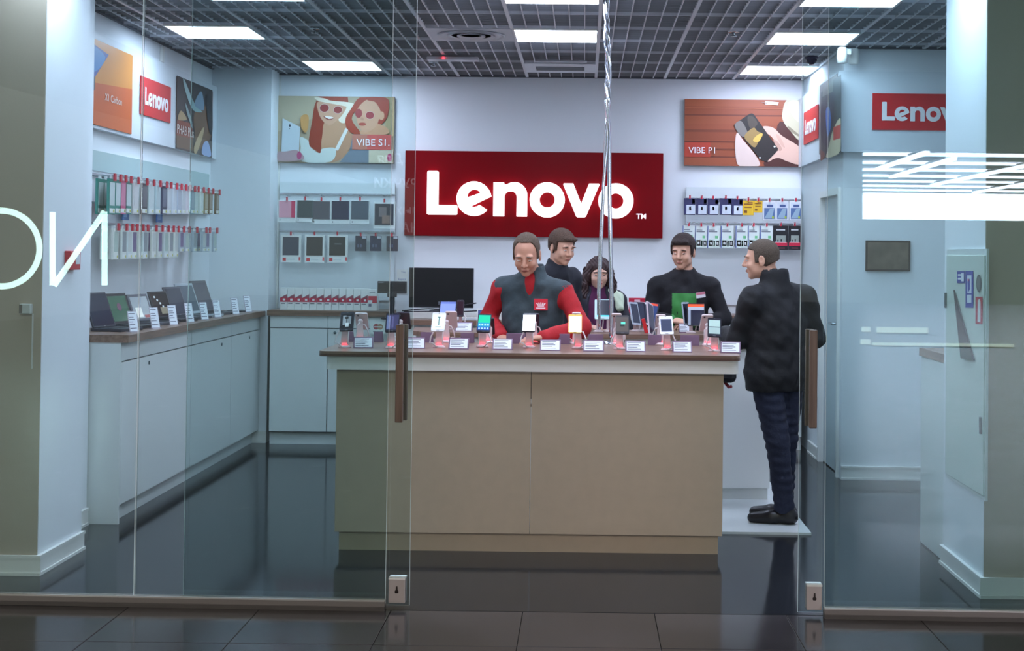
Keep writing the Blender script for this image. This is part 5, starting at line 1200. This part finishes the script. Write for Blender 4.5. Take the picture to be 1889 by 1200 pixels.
HC=M((84,72,62),.9,bump=.5,scale=160,var=.2)
build_person((PY(1441,900,9.02)[0],9.02,.014),CRZ,'man in a black padded jacket seen from behind at the right end of the counter',Jc,hdc,SKIN2,
 [top('jacket',JK,r=1.13,hem=.80,puff=.0035,ripple=.004,collar=(1.39,1.50,.088),belly=.01,vx=.009),pants((28,34,56),.98),shoes()],
 lambda h,S:short_hair(h,S,front=.058,thick=.005,back=-.045),HC,LIP,hands={'L':(V(*w_(-.2,1,0)),V(0,.0,-1),-1,.4),'R':(V(*w_(-1,.5,0)),V(0,0,-1),1,.4)})
# ---- man in grey vest and red shirt, bending over the counter
VEST=M((52,66,72),.7,bump=.3,scale=25,var=.15); REDS=M((176,24,34),.8,bump=.25,scale=40,var=.08)
vp=PY(968,600,9.30)
Jv=joints(1.80,neck=(.0,-.07,1.475),shL=(.205,-.05,1.405),shR=(-.205,-.02,1.425),chest=(0,-.02,1.26),pelvis=(0,.04,.98),elL=(.33,-.16,1.165),wrL=(.12,-.41,1.115),elR=(-.30,.05,1.20),wrR=(-.16,-.20,1.10))
hdv=Head((-.02,-.165,1.615),yaw=.02,pitch=.50,sc=1.06)
def vestfn():
    base=top('vest',VEST,arms=False,r=1.12,hem=.90,ripple=.003,collar=(1.42,1.515,.080),belly=.03,vx=.008,shin=.05)
    def fn(S,J,hd):
        base[1](S,J,hd)
        S.ell((J['neck'][0],J['neck'][1]-.115,J['neck'][2]-.02),(.034,.06,.12),.012,'sub')
        S.cap(V(J['neck'][0],J['chest'][1]-.20,1.46),V(J['neck'][0]-.005,J['chest'][1]-.21,.9),.0045,.0045,.006,'sub')
    return ('vest',fn,[VEST],.008)
pv=build_person((vp[0]+.055,9.30,.014),math.radians(-8),'man in a grey vest over a red shirt looking down behind the counter',Jv,hdv,SKIN,
 [top('shirt',REDS,r=1.02,hem=.95,ripple=.004,collar=(1.42,1.50,.070),belly=.02,vx=.0085),vestfn(),pants((30,32,40)),shoes()],
 lambda h,S:short_hair(h,S,front=.088,thick=.005,back=-.040,wide=.060),M((92,76,64),.9,bump=.5,scale=160,var=.25),LIP,hands={'L':(V(-.85,-.5,-.06),V(0,0,-1),-1,.5),'R':(V(.3,-1,-.1),V(0,0,-1),1,.4)},lids=.3)
pb=MB(); TT=Matrix.Translation((.075,-.175,1.305))@Matrix.Rotation(math.radians(10),4,'Z')@Matrix.Rotation(math.radians(-6),4,'X')
pb.box((-.042,-.004,-.035),(.042,.012,.035),M((206,24,52),.5),TT); pb.box((-.028,-.0052,-.004),(.028,-.004,.004),M((240,210,214),.5),TT@Matrix.Translation((0,0,-.022)))
for a in range(5): pb.box((-.0035,-.0052,0),(.0035,-.004,.017),M((240,210,214),.5),TT@Matrix.Translation((.008*(a-2),0,-.004))@Matrix.Rotation(.35*(a-2),4,'Y'))
pb.box((-.02,-.0052,-.012),(.02,-.004,-.006),M((240,210,214),.5),TT); pb.obj('badge',pv)
bt=MB()
for i in range(3): bt.ball((0,-.172-.014*i,1.425-.036*i),.005,M((230,226,222),.4),8,6)
bt.obj('button',pv) if False else None
# ---- young man behind him
yp=PY(1022,470,10.6); k=1.83/1.75
Jy=joints(1.82,neck=(0,-.02,1.52)); hdy=Head((.0,-.075,1.665),yaw=.0,pitch=.30,sc=1.03)
build_person((yp[0]+.01,10.62,.014),math.radians(38),'young man with brown hair looking down behind the man in the vest',Jy,hdy,SKIN2,
 [top('jumper',M((30,32,42),.85,bump=.2,scale=40),r=.96,hem=.92,ripple=.003,collar=(1.49,1.55,.066)),pants((40,44,56)),shoes()],
 lambda h,S:(short_hair(h,S,front=.056,thick=.014,back=-.045),S.ell(h.p(.012,-.062,.078),h.r(.058,.034,.020),.015,'add',h.R)),M((76,56,44),.85,bump=.6,scale=120,var=.35),LIP,lids=.3)
# ---- woman
wp=PY(1103,520,11.15)
Jw=joints(1.63,shL=(.155,.02,1.30),shR=(-.155,.02,1.30),neck=(0,.0,1.35),chest=(0,.01,1.16),elL=(.21,-.05,1.06),wrL=(.08,-.26,1.06),elR=(-.21,-.05,1.06),wrR=(-.08,-.26,1.08))
hdw=Head((0,-.045,1.475),yaw=-.0,pitch=.20,sc=.97,fem=True)
def whair(h,S):
    S.ell(h.p(0,.02,.036),h.r(.088,.106,.094),.01,'add',h.R)
    for sx in (-1,1):
        for (x0,y0,x1,y1,z1,r0,r1) in ((.072,.0,.090,.0,-.12,.030,.030),(.085,.03,.115,.02,-.17,.030,.036),(.06,.06,.10,.06,-.20,.04,.045),(.085,-.02,.105,-.04,-.19,.018,.030)):
            a=h.p(sx*x0,y0,.02); b=h.p(sx*x1,y1,z1); m=(a+b)/2+np.array([sx*.012,0,0]); S.cap(a,m,r0,r0,.02); S.cap(m,b,r0,r1,.02)
        S.ell(h.p(sx*.125,-.01,-.17),h.r(.036,.04,.05),.02,'add')
    S.cap(h.p(0,.07,0),h.p(0,.09,-.18),.06,.06,.03)
    S.ripple(.0035,lambda X,Y,Z:np.sin(X*260+6*np.sin(Z*40))*.8+np.sin(Z*75+X*60+Y*60))
    S.ell(h.p(0,-.115,-.02),h.r(.054,.085,.088),.008,'sub',h.R); S.cap(h.p(0,-.09,-.08),h.p(0,-.08,-.24),.045,.060,.01,'sub')
COAT=M((38,36,48),.8,bump=.2,scale=30); PURP=M((78,22,66),.85,bump=.2,scale=50)
def coat():
    base=top('coat',COAT,r=1.05,hem=.75,ripple=.003,collar=(1.27,1.35,.10))
    def fn(S,J,hd): base[1](S,J,hd); S.cap(V(-.01,-.17,1.40),V(-.01,-.17,.8),.115,.09,.01,'sub')
    return ('coat',fn,[COAT],.0085)
def scarf():
    m=M((196,210,186),.9,bump=.5,scale=60)
    def fn(S,J,hd):
        S.cap(V(.06,-.02,1.335),V(.145,-.03,1.29),.045,.050,.02); S.cap(V(.145,-.03,1.29),V(.16,-.09,1.22),.045,.03,.02); S.cap(V(-.07,0,1.33),V(-.15,-.02,1.27),.03,.03,.02); S.ripple(.003,lambda X,Y,Z:np.sin(X*120+Z*90))
    return ('scarf',fn,[m],.008)
build_person((wp[0],11.15,.014),math.radians(6),'woman with long wavy brown hair in a purple jumper and dark coat',Jw,hdw,SKIN3,
 [top('jumper',PURP,r=.94,hem=.9,ripple=.003,collar=(1.31,1.395,.064)),coat(),scarf(),pants((34,34,44),.92),shoes()],whair,M((58,38,38),.6,bump=.4,scale=90,var=.3),M((176,84,86),.4),hands={'L':(V(-.5,-1,0),V(0,0,-1),-1,.5),'R':(V(.5,-1,0),V(0,0,-1),1,.5)},lids=.3)
# ---- man in the dark jumper with the green print
gp_=PY(1262,520,10.75)
JUMP=M((22,20,26),.85,bump=.2,scale=50,var=.1); GREEN=M((52,128,58),.7)
def gmf(C):
    m=np.zeros(len(C)); f=(C[:,1]<.0)&(C[:,0]>-.085)&(C[:,0]<.092)&(C[:,2]<1.405-.06)&(C[:,2]>1.10); 
    low=(C[:,2]<1.21)&((np.sin(C[:,0]*95)+np.sin(C[:,0]*41+1))>.35*(1.24-C[:,2])*10+.0)
    m[f&~low]=1; return m
Jg=joints(1.78,neck=(0,.0,1.50),shL=(.205,.0,1.42),shR=(-.205,.0,1.42),chest=(0,.0,1.26),elL=(.29,-.03,1.16),wrL=(.07,-.22,1.14),elR=(-.25,-.04,1.16),wrR=(-.08,-.23,1.155))
hdg=Head((-.01,-.045,1.645),yaw=-.30,pitch=.22,sc=1.04)
pg=build_person((gp_[0],10.75,.014),math.radians(-4),'man in a black jumper with a green print behind the rear counter',Jg,hdg,SKIN2,
 [top('jumper',JUMP,r=1.0,hem=.93,ripple=.003,mats=[JUMP,GREEN],mf=gmf,vx=.007,neckr=.075),pants((34,36,46)),shoes()],
 lambda h,S:(short_hair(h,S,front=.054,thick=.013,back=-.04),S.ell(h.p(.0,-.062,.080),h.r(.060,.032,.020),.015,'add',h.R)),M((46,32,30),.8,bump=.6,scale=120,var=.35),LIP,hands={'L':(V(-1,-.25,-.05),V(0,.3,-1),-1,.5),'R':(V(1,-.3,-.1),V(0,.3,-1),1,.6)},lids=.3)
nb=MB(); TT=Matrix.Translation((.12,-.135,1.335))@Matrix.Rotation(math.radians(18),4,'Z')@Matrix.Rotation(-.15,4,'Y')
nb.box((-.034,-.003,-.02),(.034,.006,.02),M((232,226,232),.4),TT).box((-.034,-.0042,.002),(.034,-.003,.02),M((206,120,140),.4),TT); nb.obj('name_badge',pg)
# dark bag edge behind the right end of the front counter
bp=PY(1338,696,8.85)
t=thing('shoulder_bag','dark bag hanging at the right end of the front counter beside the customer','bag',(bp[0]+.02,8.86,bp[2])); MB().box((-.08,-.05,-.03),(.045,.05,.10),M((24,24,34),.7),bev=.03).obj('body',t); MB().tube([(-.02,0,-.03),(.0,-.02,-.055),(.016,-.03,-.05)],.010,M((150,50,60),.6)).obj('strap',t)
